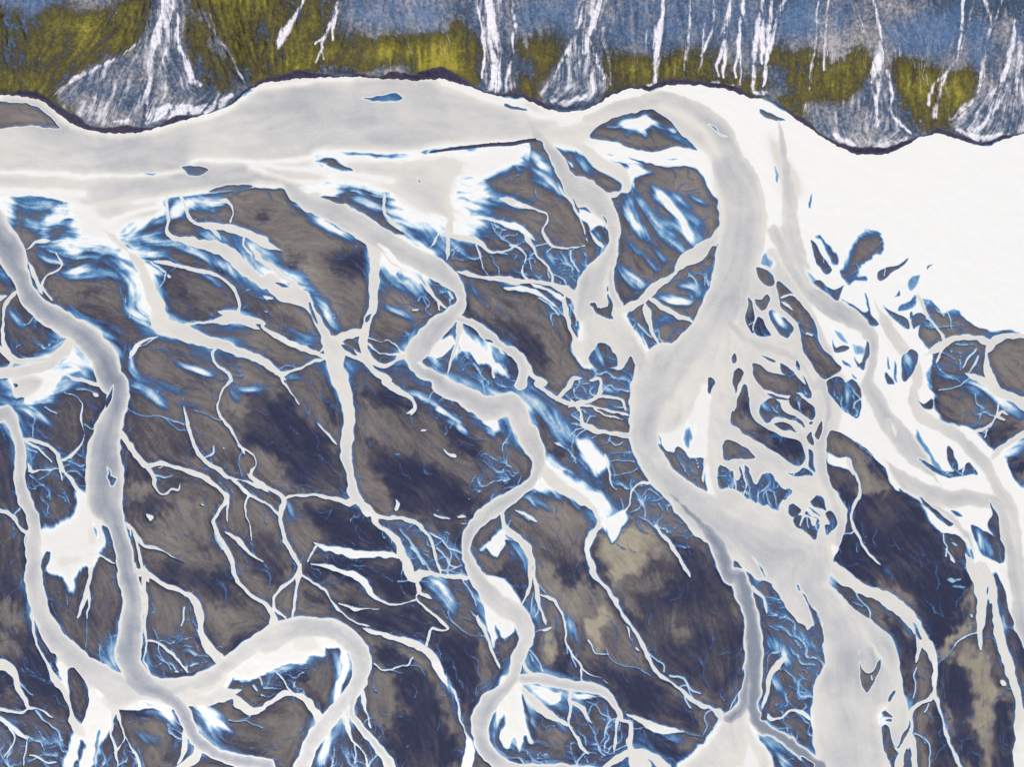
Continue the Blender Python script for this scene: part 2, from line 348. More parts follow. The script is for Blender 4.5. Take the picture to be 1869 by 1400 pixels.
c dike_side_stream 2 .8 @C1 43,2,4 48,15,3 52,25,2 56,38,1.4 57,44,1
r .3 @C1 57,44,.8 60,50,.8
s .4 @C1 20,-5,10 35,2,6 42,8,4
c straight_river 4 1.0 @C0 20,90,8 30,105,12 38,116,15 46,127,18 54,137,22 @C1 58,4,24 68,15,17 75,28,12 76,42,11 70,53,14 64,62,19 60,72,23 58,82,22 54,92,14
c straight_river 4 .98 @C1 77,40,7 74,60,7 75,75,7 79,85,9 
p straight_river 6 .97 @C1 46,75 75,75 80,84 90,88 85,92 95,104 105,120 112,120 135,108 145,95 160,80 160,140 95,140 92,138 76,131 60,131 53,131 47,122 47,112 50,104
i 5 .03 @C1 58,82 61,81 66,86 70,85 72,80 75,92 76,95 70,94 63,90
x 4 .3 @C1 71,78,2 73,88,3
i 3 .02 @C1 49,41 60,29 64,28 70,33 71,24 67,20 71,28 71,38 68,41 64,39 63,34 60,33
i 4 .02 @C1 54,25 56,35 60,42 63,46 62,51 58,55 55,60 52,60 56,50 57,45
p straight_river 5 .78 @C1 47,14 52,16 62,18 67,22 69,30 64,28 58,32 56,26 53,25 50,22
c straight_river 2 .75 @C1 59,33,3 63,38,3 66,41,3
x 1.6 .1 @C1 47,9,1 51,18,1.2
i 5 .05 @C1 57,122 62,115 64,110 69,111 75,118 78,127 74,129 64,130 58,126
s .8 @C1 62,112,4 66,122,3 70,128,3
s .7 @C1 60,122,3 66,127,2
i 4 .1 @C1 76,131 82,128 87,120 91,125 92,131 89,136 84,133
s .6 @C1 80,129,3 86,133,2
i 4 .1 @C1 50,135 55,134 62,137 66,143 48,143
i 4 .1 @C1 77,134 84,137 90,141 78,142
i 3 .04 @C0 43,112 48,118 52,121 54,123 56,116 60,120 64,123 70,129 76,132 82,129 80,134 74,137 70,135 64,130 58,126 52,125 48,121
s .65 @C0 52,108,3 55,117,3 
i 3 .2 @C0 51,106 54,114 56,122 53,115
c hook_channel 9 .85 @C0 42,98,10 58,106,11 70,117,13 83,123,13 88,131,10 @C1 82,4,8 74,7,5
p hook_channel 10 .76 @C0 84,112 100,118 110,123 102,127 96,134 90,140 86,122
i 4 .08 @C1 75,9 80,13 85,17 80,18 @C1 79,22 77,15
i 3 .03 @C1 65,0 72,4 75,0 72,-6 
i 10 0.05 @C0 92,128 105,122 115,122 130,130 142,132 146,140 @C1 143,5 147,18 147,30 140,35 130,45 125,52 119,62 108,66 98,73 93,79 86,83 80,79 78,70 78,50 80,35 82,25 86,15 90,5
i 4 .02 @C0 88,111 100,115 115,118 128,122 138,128 143,136 146,142 130,140 120,133 112,126 104,120
s .8 @C1 84,18,5 90,28,4 98,35,3 104,44,2 110,53,1.5
s .75 @C1 105,5,8 116,14,5 125,25,5 130,35,3 132,42,3
s .55 @C1 92,8,6 100,18,4 103,24,3
s .65 @C1 82,40,4 92,46,3 100,53,2 107,62,1.5
s .62 @C1 78,58,4 88,63,4 96,70,5
s .5 @C1 120,8,4 128,12,2
s .4 @C1 130,20,5 140,28,4
s .35 @C1 112,40,8 125,45,8 108,25,7 138,38,8
s .5 @C1 106,35,3 114,42,2
s .4 @C1 132,9,3 143,13,2
s .35 @C1 115,52,5 108,58,5
c oblique_channel 4 .85 @C1 84,88,6 92,83,7 102,74,8 112,67,6 119,62,5 124,54,9 135,48,12 147,38,8 150,30,4
i 2 .25 @C1 115,67 118,65 118,68 115,69
i 4 .03 @C1 123,60 126,59 131,62 137,59 142,55 143,48 146,42 152,46 152,52 149,60 146,68 142,75 135,71 127,67 123,64
s .65 @C1 126,70,4 135,72,5 141,76,4
i 4 .04 @C1 111,78 117,73 121,71 128,75 133,79 138,76 140,82 138,92 134,97 127,93 118,88 112,83
s .8 @C1 111,79,4 120,81,6 128,82,4
c east_bar_stream 2.5 .8 @C1 104,82,5 112,87,4 122,92,4 130,95,3 135,98,2
i 4 .03 @C1 105,85 113,90 122,95 131,97 134,102 132,108 125,112 115,116 108,110 104,103 103,93
s .6 @C1 106,97,4 113,94,3 118,93,2
s .4 @C1 122,98,2 125,102,2
i 4 .1 @C1 87,90 93,92 100,97 101,102 103,108 105,112 108,117 107,121 103,116 98,108 92,98 90,102 87,96
c east_bar_stream 2 .82 @C1 99,88,6 101,97,3.5 103,105,3.5 106,111,2.5 109,118,2
r .6 @C1 93,98,2 98,104,2 102,108,1.5
r .55 @C1 106,109,1.5 111,111,1.2 117,112,1
r .3 @C1 116,105,1 116,108,1
i 2.5 .1 @C1 110,111 114,112 113,117 110,117
r .55 @C1 130,62,1 134,67,1 135,72,1
i 4 .15 @C1 152,68 151,75 147,83 141,92 138,96 140,91 145,83 149,75
c big_river 4 .75 @C1 150,65,3 144,80,3 139,90,3
c big_river 6 .98 @C0 60,84,12 85,75,14 120,72,16 142,83,20 155,100,26 160,120,30 @C1 163,-5,34 167,15,37 167,35,36 164,55,34 158,75,32 150,92,30 140,106,28 125,122,28 112,135,32 @C2 115,0,50 107,15,42 101,28,30 98,42,24 101,55,21 108,68,20 118,78,21 130,88,26 142,97,34 157,105,40 175,115,42 190,125,44 @D2 30,125,44 @D3 28,15,40 45,30,36 60,50,36 63,70,38 58,90,44 60,110,50 65,140,55
g 18 .8 @C0 110,74 130,80 145,92 155,110 150,112 138,95 125,84
i 4 .03 @C0 61,95 64,91 75,85 90,80 104,77.5 112,81 122,90 132,100 137,107 125,104 115,105 105,107 95,106 80,101 68,99 62,98
p main_river 9 .74 @C0 70,90 80,86 95,81 103,80 107,86 116,91 121,94 112,93 105,90 101,97 92,93 80,92
s .4 @C0 108,92,4 118,96,3 126,100,2
i 4 .12 @C0 144,88 149,90 153,95 159,98 154,97 148,92
i 4 .3 @C0 115,112 120,111.5 126,112.5 120,113
i 4 .4 @C0 72,110 78,110 76,111
i 3 .08 @D0 0,77 7,79 11,82 17,86 14,86 6,83 0,80
i 4 .1 @C0 0,73 8,75 15,77 17,79 10,78 0,75
i 3 .02 @A0 -10,73 10,73 22,74 30,78 38,85 43,90.5 30,89.5 15,89 -10,91
i 3 .1 @A0 127,118 140,118 148,120 141,125 133,125 131,122
i 4 .3 @A0 100,123 112,123 109,125
i 3 .06 @A0 147,136 155,132 170,130 180,132 176,134 160,135.5
i 2 .2 @A0 180,133 185,134 180,135
i 3.5 .27 @B0 78,70 90,67.5 102,65.5 108,70 95,72
i 6 .05 @B0 44,115 50,113 58,113 68,118 71,121 62,120 52,117.5
i 4 .3 @B0 117,126 121,130 119,131
w .76 3 @A0 0,122,3 60,124,3 110,124,2 130,121,2 138,114,3 160,114,3 187,115,2 @B0 45,113,3
w .76 3 @A0 0,135,6 60,137,5
w .76 3 @A1 50,14,2 60,22,2 75,25,2 95,18,2 118,14,2
w .78 4 @A0 187,62,4 @B0 15,61,4 50,57,4 70,56,4
w .78 4 @B0 135,59,5 165,69,5 187,75,6 @C0 25,82,6 45,83,6
w .78 4 @B0 0,116,3 20,119,3 40,121,4 60,122,4 100,128,4
w .78 4 @B0 0,119,2 25,127,2 45,130,2
x 2 .2 @B0 127,108,1 140,106,1.6 155,104,2.2 175,102,2.4 187,102,2.2 @C0 10,101,2 22,99,2.4
i 5 .03 @C0 18,100 25,99 30,108 38,122 44,138 @C1 40,2 35,-3 25,-12 @C0 20,125 18,115 19,105
s .6 @C0 18,108,4 26,118,2
s .5 @C0 20,120,4 32,128,3 40,135,3
i 14 .05 @B0 170,128 187,118 @C0 12,128 25,128 40,140 @C1 40,20 30,14 20,14 5,9 @B1 180,4 165,-4
p big_river 6 .8 @C2 107,44 107,30 114,18 130,5 142,5 150,25 153,45 156,62 147,60 138,58 128,58 122,50 116,55 110,50
g 15 .95 @C2 110,22 130,5 138,10 120,35 112,38
i 9 .3 @C2 125,42 129,33 131,40 128,50
i 5 .05 @C2 107,47 113,53 118,54 121,50 127,56 131,60 136,57 143,57 148,55 152,60 157,61 163,63 168,62 174,68 178,75 185,70 190,78 190,93 175,87 163,80 153,75 140,71 128,66 117,60 110,53
c delta_tongue 2.5 .8 @C2 142,57,2.5 140,64,2 139,72,2
r .5 @C2 147,62,1.5 150,70,1.5 151,75,1.2
c delta_tongue 2 .8 @C2 158,61,2 157,68,1.5 153,73,2 152,76,2
c east_arms 3 .95 @C2 143,-5,8 146,10,7 151,22,8 156,34,8 166,44,8 178,50,9 190,55,9 @D2 10,55,9 20,63,5 28,66,4
i 2.5 .04 @C2 143,0 147,1 149,8 145,12 143,8
i 2.5 .04 @C2 146,13 151,8 153,-2 155,6 153,16 149,19 147,17
i 2 .05 @C2 154,22 155,24 154,26
p east_arms 6 .78 @C2 170,-3 187,2 190,14 181,17 177,12
i 3 .04 @C2 155,39 157,42 157,50 162,47 163,44 170,50 177,58 166,57 158,59 155,48
p east_arms 4 .78 @C2 163,58 172,55 190,60 190,68 182,72 177,76 170,66
c grey_limb 5 1.28 @C2 110,79,3 124,90,6 136,101,9 145,112,12 152,125,13 158,140,14 @C3 163,5,15 169,25,13 173,45,10 173,65,9 169,85,10 166,98,12 158,105,12
c grey_limb 6 1.4 @C3 166,4,10 171,26,14 175,50,15 175,78,13 174,100,12 180,112,12 @D3 6,115,9 18,122,9 30,131,10 42,140,14
c grey_limb 4 .78 @C3 172,60,4 168,75,3 164,85,2.5 158,97,2
i 3 .15 @C3 169,70 168,80 162,90 156,100 160,88 165,78
p grey_limb 6 .85 @C2 160,112 172,125 190,140 @C3 187,10 183,5 178,-2 172,-8 @C2 165,130
i 4 .15 @C2 174,127 182,136 @C3 185,3 183,6 178,-3
c white_tongue 5 .8 @D3 6,0,10 16,12,10 24,22,9 31,35,7 34,45,4 35,58,2
i 5 .15 @D3 25,12 32,19 38,26 42,34 44,44 43,53 40,60 36,60 33,52 33,45 37,40 36,32 33,24 27,16
i 3 .04 @D3 -5,16 0,9 8,13 15,22 22,33 30,46 36,59 40,60 40,70 36,80 33,88 32,100 22,98 16,105 8,104 5,97 9,88 14,84 16,76 22,68 18,60 10,50 3,38 -2,30
c tongue_side 4 .8 @C3 176,14,4 182,22,4 @D3 4,30,2
s .8 @D3 8,50,5 15,58,6 20,64,4
c tongue_side 3 .8 @D3 14,65,5 8,75,5 4,88,5 1,98,4 5,105,4 14,106,3 20,100,3 28,101,4 33,105,4
s .75 @D3 10,78,4 13,82,3
s .6 @D3 0,22,3 6,30,2 12,36,1.5
s .5 @D3 6,15,2 14,26,1.5 20,33,1.5
r .5 @D3 6,40,1 13,42,1
r .5 @D3 16,70,1 24,78,.8 32,86,.8
r .5 @D3 20,82,1 26,86,.8 33,87,.8
r .5 @D3 26,75,.8 32,79,.8
r .45 @D3 18,92,.8 24,98,1
i 4 .05 @D3 7,109 18,106 27,103 32,108 33,121 25,119 14,113
r .5 @D3 12,114,.8 20,113,1
i 4 .1 @D3 -2,128 5,129 8,135 6,142 -2,142
s .75 @D3 13,132,4 18,140,4
i 4 .05 @D3 11,129 20,132 24,138 20,142 16,136
i 3 .1 @D3 28,132 38,138 36,142 31,138
i 4 .05 @C3 188,85 185,95 183,108 180,107 184,92
c heart_river 6 .82 @C2 22,60,9 28,68,13 36,76,13 47,83,11 57,89,8 64,96,6 66,104,6 60,113,6 57,122,6 61,134,6 @C3 61,2,5.5 69,11,5 77,24,5 85,37,5 92,48,4.5 98,58,4.5 103,69,4 110,76,4 122,84,4 135,95,5 147,99,5 152,104,6
p heart_river 13 .75 @C2 25,54 38,62 50,72 62,79 72,88 75,100 70,108 64,100 58,92 44,88 28,84 17,82
p heart_river 5 .74 @C2 67,101 76,96 83,93 86,99 81,108 77,116 74,118 71,110
s .4 @C2 60,76,8 68,85,6 71,93,5
p fan_sheet 13 .68 @C2 47,42 55,42 63,51 71,57 70,68 62,71 55,63 50,52
s .42 @C2 8,8,4 20,17,8 33,28,12 45,42,10
s .5 @C2 40,32,8 48,42,6
c fan_sheet 2 .65 @C2 36,47,3 43,51,1.6 48,57,1.2 49,60,1
c white_rill 1.6 .75 @C2 70,55,2 72,64,2 73,72,2 75,77,1.5 78,80,1
c root_streams 2 .9 @C2 36,13,4 43,7,4 48,0,4 @C1 50,136,3 
c root_streams 2 .9 @C2 48,20,4 57,17,4 64,13,3.5 66,7,3 65,0,3 @C1 60,137,3
c root_streams 2 .9 @C2 50,20,3.5 60,20,3.5 70,23,3 84,26,4
c root_streams 2 .9 @C2 64,13,3 75,13,2.5 81,15,2.5 84,22,2.5
c root_streams 1.8 .88 @C2 62,21,2.5 68,26,2.5 76,28,2 84,30,2
c root_streams 2.5 .92 @C2 47,18,3 52,24,3 53,33,4 60,36,4.5 70,39,4 85,41,5
r .6 @C2 54,33,1.5 49,30,1.2 46,27,.8
r .6 @C2 53,34,1.5 46,33,.8
r .6 @C2 54,35,1.5 48,37,1 45,41,.8
r .6 @C2 56,36,2 51,39,1.5 48,42,1.5
r .6 @C2 55,33,1.5 58,28,1 63,27,.8
s .5 @C2 73,9,5 66,4,5
s .6 @C2 57,24,3 62,28,3
r .5 @C2 56,10,1 53,6,1 49,4,1
r .4 @C2 44,16,1 41,12,1
r .5 @C2 53,4,.7 58,3,.7
r .55 @C2 60,42,.8 64,40,.8
r .55 @C2 72,44,1 77,48,1 82,46,.7
r .4 @C2 73,54,1 88,53,1
r .5 @C2 72,59,1 80,58,1 90,59.5,1
r .55 @C2 75,69,1 85,67,1.5 92,64,1.6
c east_bank_rill 1.6 .7 @C2 78,99,2 86,92,2.5 87,86,2 89,80,2 94,75,2 101,74,3
r .45 @C2 88,95,1.5 95,91,1.2 96,84,1.2 100,80,1.2
r .45 @C2 92,77,1 99,77,1
r .5 @C2 81,86,.8 82,92,1
r .4 @C2 103,88,.8 108,87,.8 112,84,.8
r .4 @C2 115,96,.8 114,92,.8 119,89,.8
r .4 @C2 107,90,.8 111,95,.8
s .4 @C2 98,88,2 102,89,2
r .42 @C2 94,98,1.2 100,101,1.5 106,106,2
c pale_lance 1.6 .76 @C2 105,104,1.5 109,109,2 114,116,3 120,125,3.2 126,136,3 @C3 127,1,2.5 129.5,6,1.2
r .35 @C2 110,112,1 116,108,1 124,104,1 129,100,1
r .35 @C2 125,110,1 134,108,1 139,115,.8
c pale_wedge 3 .74 @C2 8,95,3 13,97,4 18,101,2.5 20,102,1
c inner_arc 4 .85 @C2 -3,97,3 -2,105,5 5,112,7 14,122,6 19,135,4 @C3 19,5,4 20,15,3
p central_river 6 .78 @B2 165,116 177,106 182,100 @C2 3,100 0,112 8,118 @B2 180,116 174,128 170,128 165,122 160,122
i 5 .15 @B2 156,118 160,113 166,112 162,120 158,122
i 4 .02 @B2 158,122 164,125 170,129 175,125 177,122 174,133 178,142 165,138
r .7 @B2 172,128,1.5 176,122,1.5 178,117,1.5
i 3 .02 @B2 183,100 187,96 187,106
s .5 @C2 5,122,8 12,128,6 14,138,5
s .5 @C2 16,85,4 28,91,3
c inner_side 2 .8 @C3 20,8,4 21,18,4 24,28,3 26,37,3
c inner_side 2 .85 @C3 16,-5,4 16,8,4 14,17,3 10,24,2
r .5 @C3 18,16,1.5 17,25,1.2 18,34,1
r .5 @C3 23,22,2 22,30,2 19,34,1.5
r .5 @C3 22,10,2 27,16,1.5
c mid_stream 2 .8 @C3 24,18,2 30,20,3 36,26,3 40,34,2.5 42,42,2 41,50,2 44,57,2 50,64,2 54,70,2 58,74,2 66,76,1.6 71,80,1.2
c mid_stream 2 .8 @C3 53,69,2 52,76,2 53,80,2
r .6 @C3 46,58,1.5 47,64,1.3 49,68,1
s .35 @C3 44,37,4 47,44,3 49,51,2
r .55 @C3 42,52,1 43,60,1
c pond_2 1.4 .8 @C3 23,43,1.5 27,42,3 31,41,2.5
r .55 @C3 19,46,1 23,43,1.2
c bottom_channel 5 1.0 @C3 10,78,10 25,79,11 40,81,10 55,84,11 66,86,9 73,92,7 78,99,5 81,105,4
p bottom_channel 6 .78 @C3 14,85 35,86 60,88 70,90 60,93 46,92 40,86 38,95 32,97 25,93 18,88
c bottom_channel 2.5 .82 @C3 44,88,3 44,94,4 45,100,3 43,108,3 46,115,3 51,122,3 55,128,3 57,130,2
c bottom_channel 2.5 .8 @C3 47,95,3 53,99,4 57,104,3 60,108,1
c bottom_channel 3 .82 @C3 10,85,4 18,93,6 28,102,7 38,108,5 43,111,4
s .5 @C3 33,106,4 40,114,3
c bottom_channel 2 .82 @C3 80,101,4 82,107,3 88,109,3 88,118,4 87,124,4 89,130,6 95,140,16
c bottom_channel 2 .8 @C3 80,104,3 78,112,3 77,120,2.5 76,128,2.5
r .55 @C3 77,129,1.5 82,127,1.2 86,124,1.2
r .55 @C3 80,106,1.5 74,107,1.5 70,112,1.5 68,121,1.3 66,124,1
r .5 @C3 74,107,1.3 68,103,1.2 63,97,1 56,95,.8
r .5 @C3 66,125,.8 71,128,.8
r .45 @C3 60,114,.8 63,117,.8 64,112,.8
r .55 @C3 57,129,1.5 52,133,1.5 49,137,1.5 48,142,2
r .5 @C3 57,129,1 63,131,.8
r .5 @C3 65,127,.8 70,131,1 76,131,.8
c white_blade 5 .77 @C3 88,104,3 93,107,5 105,112,7 115,115,6 124,116,3
s .7 @C3 115,118,5 120,122,4
r .5 @C3 124,114,1 130,118,1 138,119,.8
c bottom_channel 4 .9 @C3 70,140,5 80,134,6 90,130,7 102,133,7 112,140,7
p central_delta 5 .8 @C3 -5,75 10,80 11,95 13,105 16,115 19,124 16,125 13,118 11,124 8,130 5,120 0,128 -8,120 @B3 172,105
i 7 .08 @B3 171,122 173,110 178,100 178,110 175,118 180,128 187,135 178,132
i 4 .03 @C3 10,88 13,95 17,108 20,125 25,135 10,137 0,133 -3,128 4,128 8,131 13,126 12,120 15,124 19,126 16,112 12,100
p central_river 4 .8 @B3 154,5 160,20 163,30 166,45 170,56 173,50 178,50 182,48 186,44 @C3 6,40 12,33 8,20 0,8
i 6 .08 @B3 171,38 175,45 178,55 180,52 184,47 187,42 186,55 180,65 176,67 171,58 174,58 174,50 170,42
c central_side_two 2 .82 @B3 160,35,3 165,48,2.5 169,58,2.5 175,68,2.5
r .6 @B3 148,6,1.2 153,14,1 158,26,.8
r .5 @B3 153,29,.8 159,34,.8
s .45 @B3 125,10,5 130,18,5 138,25,4 143,30,3
s .7 @B3 130,8,4 136,15,3 141,22,2
r .5 @B3 139,30,1.5 143,38,1.5 149,44,1.2 155,47,1 164,47,1
r .7 @B3 86,67,1.2 92,71,1.5 100,70,1.2 110,67,1.2 113,62,1
r .35 @B3 110,68,1.5 118,69,1 122,75,1
r .45 @B3 97,71,1 105,74,.6
c left_fork 2.5 .85 @C3 11,66,3 14,72,4 20,76,3
r .6 @C3 15,58,1.5 20,62,1.5 24,67,1.5 26,73,1.5
r .6 @C3 16,61,1.2 19,66,.8
r .7 @C3 57,50,1.5 60,55,1.4 64,60,1 72,60,.8
r .5 @C3 70,56,.8 73,63,1 82,68,1 92,70,1 101,75,.8
c heart_side 1.6 .8 @C3 85,42,2 87,49,1.5 93,57,2
i 2 .0 @C3 87,44 91,47 93,54 91,56 88,50
r .6 @C3 95,52,1.5 103,62,1.3 111,68,1.2 112,73,1
r .6 @C3 115,75,2 124,78,2.2 130,84,2 137,88,1.2
r .55 @C3 122,84,1.5 128,83,1.5 131,90,2 136,96,2
r .55 @C3 126,90,2 130,98,1.3
r .5 @C3 147,99,1.5 140,103,1.5 142,112,1.2 139,119,.8
c heart_side 3 .85 @C3 152,104,4 148,112,2 142,120,1.5
p big_river 6 .92 @C3 168,88 172,100 178,115 188,130 190,142 120,142 130,130 142,120 148,110 155,102
g 14 .8 @C3 168,102 172,118 180,140 170,140 168,120
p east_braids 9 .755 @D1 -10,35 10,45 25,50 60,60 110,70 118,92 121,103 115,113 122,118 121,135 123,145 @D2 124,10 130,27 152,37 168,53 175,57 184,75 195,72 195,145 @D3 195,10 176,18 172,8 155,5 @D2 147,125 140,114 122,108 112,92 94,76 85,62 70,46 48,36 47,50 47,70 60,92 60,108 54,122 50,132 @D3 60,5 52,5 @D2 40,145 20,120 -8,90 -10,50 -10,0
c east_braids 8 .98 @D0 14,95,8 18,120,12 @D1 20,5,16 21,30,17 27,53,17 41,74,14 57,87,13 71,96,12 79,108,12 79,125,12 76,140,14 @D2 78,8,15 86,24,18 96,39,20 108,53,20 120,66,10 126,74,4
c east_braids 8 .96 @D1 84,88,8 92,104,14 106,122,14 112,138,12 @D2 108,12,12 114,27,14 130,36,14 146,48,13 159,62,13 168,78,13 178,95,13 182,120,14 @D3 184,20,16 192,70,18
c east_braids 8 1.0 @D2 92,62,8 102,72,16 116,81,18 132,86,18 150,86,16 166,90,14 174,106,13 178,126,13 @D3 181,15,14 190,60,14
c east_braids 6 .98 @D2 108,84,4 120,90,6 132,97,7 141,106,8 148,115,6 151,128,5
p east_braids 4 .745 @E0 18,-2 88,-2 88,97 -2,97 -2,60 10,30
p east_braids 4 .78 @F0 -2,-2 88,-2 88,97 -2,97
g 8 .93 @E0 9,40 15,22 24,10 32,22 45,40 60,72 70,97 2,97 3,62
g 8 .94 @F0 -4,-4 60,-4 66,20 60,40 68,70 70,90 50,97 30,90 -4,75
c east_braids 5 1.0 @E0 27,0,10 32,14,10 42,30,9 55,44,10 68,52,10 80,57,10 84,68,8
c inner_east_river 5 1.0 @E0 0,54,8 10,62,8 22,68,8 34,72,8 43,79,7 50,90,8 @F0 53,2,8 58,14,8 57,26,5 53,42,8 55,56,9 61,70,8 65,82,8 64,95,8
i 7 .38 @E0 19,14 22,12 25,18 25,22 21,21 18,20
i 4 .05 @E0 16.5,21 20,21 26,27 26,32 23,33 18,28
i 3 .03 @E0 11.5,38 13,40 15,47 16,50 14.5,60 12,57 10,52 10.5,44
i 4 .05 @E0 14,39 18,40 22,37 23.5,40 21,46 19,47 16,44
i 3 .03 @E0 17,49 19,51 22,57 24.5,62 20,61.5 15.5,60 16,52
r .75 @E0 14,40,1 15,46,1.2 15.5,52,1.2 14.5,58,1
r .6 @E0 12,55,.7 15,53,.7
i 6 .05 @E0 25,46 28,48 33,51 37,55 37.5,58 34,63 29,60 25,54 23.5,49
s .75 @E0 26,47,2.5 30,53,2.5 33,57,1.5
i 3 .02 @E0 28,29 31,31 36,36 41,41 46,47 50,54 51.5,58 52,63 55,69 60,74 66,80 60,84 55.5,86.5 51,82 47,76 43,69 42,65 41,58 38,52 33,47.5 29,44 28,41 27,34
c nw_bar_rill 2 .78 @E0 29,39,1.2 34,37.5,1.6 39,38.5,.8
c nw_bar_rill 2 .78 @E0 31,42,2 34,43,1.6 37,46,.8
r .8 @E0 45,59.5,1 48,60.5,1.2
i 4 .05 @E0 47,6 50,8 54,14 58,20 60,24 57,26 53,22 49,14
i 8 .12 @E0 50,4 53,2 58,8 62,15 62,20 59,15 55,9
s .35 @E0 57,26,4 60,29,3
i 12 .12 @E0 71,15 75,9 81,5 86,4 87,9 82,14 76,19 72,21
s .42 @E0 66,20,6 72,4,8 84,-2,8
i 6 .2 @E0 66,24 70,28 74,26 80,25 81,29 75,29.5 70,30
i 8 .42 @E0 42,19 46,22 51,28 51,33 48,29
i 4 .04 @E0 50,30 53,29 57,33 62,34 67,31 65,36 63,41 58,38 53,34
s .78 @E0 57,36,3 60,37,1.5
i 5 .05 @E0 65,40 70,42 75,46 80,47 79,42 77,36 75,34 79,35 81,42 84,50 87,54 83,55 78,51 72,46
i 4 .06 @E0 60,63 62,68 66,67 70,68 66,71 61,70.5
i 6 .35 @E0 58,55 64,59 69,66 66,65
i 5 .05 @E0 72,73 76,76 79,72 80,64 81,68 80,76 78.5,81 75,78
i 8 .4 @E0 71,66 78,66 79,71 74,72
i 3 .25 @E0 66,75 71,78 72,80 67,78
i 3 .25 @E0 71,82 75,85 75,86 72,85
i 3 .05 @E0 57,87 62,84 67,86 66,95 60,97 57,91
i 4 .12 @E0 70,88 72,86 76,90 77,97 72,97
i 4 .06 @E0 2.5,73 4,70 5,72 5,77 3,78
i 4 .12 @E0 3.5,82 6,80 9,82 7,90 4,96 3,90
i 4 .1 @E0 7,92 10,89 12,95 7,97
i 3 .1 @E0 18,71.5 22,73 28,76 26,77 21,74
i 4 .03 @E0 13.5,77 18,78 24,83 30,89 36,93 40,97 25,97 20,92 16,86
i 5 .1 @E0 30,77 34,79 42,86 48,93 48,97 42,95 36,88 30,82
i 3 .15 @E0 39,75 41,77 41,81 39,79
i 3 .15 @E0 42,83 46,88 47,92 44,88
z 4 .9 @E0 29,76 48,92 48,97 40,95
z 4 .9 @E0 24,46 38,56 34,63 24,54
z 4 .9 @E0 66,40 84,50 84,55 72,47
z 4 .9 @E0 66,24 82,24 82,30 68,30
i 4 .1 @F0 3,0 8,0 7,5 4,8 3,4
i 3 .03 @F0 8,7 12,10 13,15 13.5,21 16,25 21,28 28,32 35,35 40,37 43,42 44,48 41,52 36,50 28,44 20,39 12,34 5,30 1,27 2,20 4,18 5,12
c east_arms 1.8 .8 @F0 10,0,2 6,6,2 4,12,1.5 3,20,1
i 4 .05 @F0 -2,36 4,37 10,41 15,46 11,47 4,47 -2,47
i 4 .04 @F0 16,-2 30,-2 38,3 45,8 49,10 48,11 42,9 33,9 25,8 20,6
c east_arms 2.5 .78 @F0 19,7,3 26,8.5,2 33,10.5,2.5 36,11,3.5
i 5 .05 @F0 18,16 22,12 27,12 30,14 33,19 40,22 44,26 44,29 38,26 31,23 25,24 21,25 18,20
s .8 @F0 19,12,3 21,16,3.5
r .5 @F0 25,17,.7 28,20,.7
i 3 .03 @F0 34,13 37,9 41,10 46,14 50,17 50,20 48,24 42,20 37,17
i 4 .06 @F0 26,26 31,25 36,28 40,32 36,31 30,30
i 3 .2 @F0 46,25 49,24.5 48,27 46,27
i 3 .06 @F0 54,24 54.5,29 52,37 50,34 51,29
i 3 .08 @F0 45,34 48,31 49,36 49.5,40 46,38
i 4 .12 @F0 46,42 48,43 49,50 50,55.5 46,52 45.5,47
i 4 .14 @F0 33,54 38,55 44,52 49,57 43,57 37,57
i 3 .04 @F0 57,2 63,0 68,2 72,0 76,4 77,12 77,18 74,24 68,20 62,14 58,8
s .75 @F0 69,1,3 70,5,2 69,12,1.2 68,18,.8
r .55 @F0 70,3,1 74,9,1 77,13,.8
r .6 @F0 72,18,1 74,14,1.2 77,12,.8
i 6 .06 @F0 -5,50 3,53 5,58 7,51 9,51 12,55 16,61 18,57 21,55 25,56 28,62 31,65 36,65 34,69 31,72 30,77 22,75 14,71 8,68 3,65 -5,64
s .34 @F0 20,54,5 24,59,5 27,64,4
s .34 @F0 1,53,4 2,60,2
p east_braids 3 .77 @F0 9,48 12,53 16.5,62 18,57 21,54 18,49
c fern_streams 1.8 .75 @F0 8,50,2 8.5,56,1.5 10.5,63,1.2 9,68,1
r .6 @F0 22,66,1 24,74,1
r .6 @F0 26,66,1 28,74,1
s .7 @F0 15,66,2 20,63,2
r .7 @F0 3,51,1.2 3.5,58,1.2 4.5,64,1
i 5 .07 @F0 34,77 36,73 40,74 43,76 40,79 37,81
i 4 .05 @F0 37,81 41,79 43,80 42,84 44,81 47,82 49,86 52.5,80 52,88 50,94 47,92 42,89 38,86
i 4 .1 @F0 44,79 46,75 52,80 53,83
i 5 .08 @F0 47,72 50,69 55,69 57,74 58,78 53,77 49,75
i 4 .06 @F0 56,79 61,77 63,81 63,84 60,88 57,91 55.5,89 55.5,85 58,84 57,81
c fern_streams 2.2 .82 @F0 38,63,5 43,70,4 44,77,3 42,83,2 41,86,1
c fern_streams 2 .82 @F0 43,74,3 48,79,2.5 53,83,2.5 55,90,3
r .6 @F0 45,80,1 46,87,1
r .6 @F0 48,81,1 50,86,1
s .45 @F0 41,63,3 46,66,5
s .7 @F0 52,69,4 55,70,3
s .35 @F0 58,79,4 62,83,3
z 4 1 @F0 -4,50 20,55 36,64 30,78 5,66
z 4 1 @F0 34,73 64,68 64,90 50,95 36,85
z 4 1 @F0 33,52 50,40 51,57 36,58
z 4 .8 @F0 25,24 44,26 44,32 28,31
z 4 .7 @F0 60,0 77,2 76,22 60,12
i 10 .02 @D1 58,64 59,52 63,42 70,34 78,31 86,36 88,43 80,51 73,56 66,66
i 3 .04 @D1 83,60 87,58 97,56 105,51 103,55 92,62 85,67
r .6 @D1 88,58,1.2 87,63,1
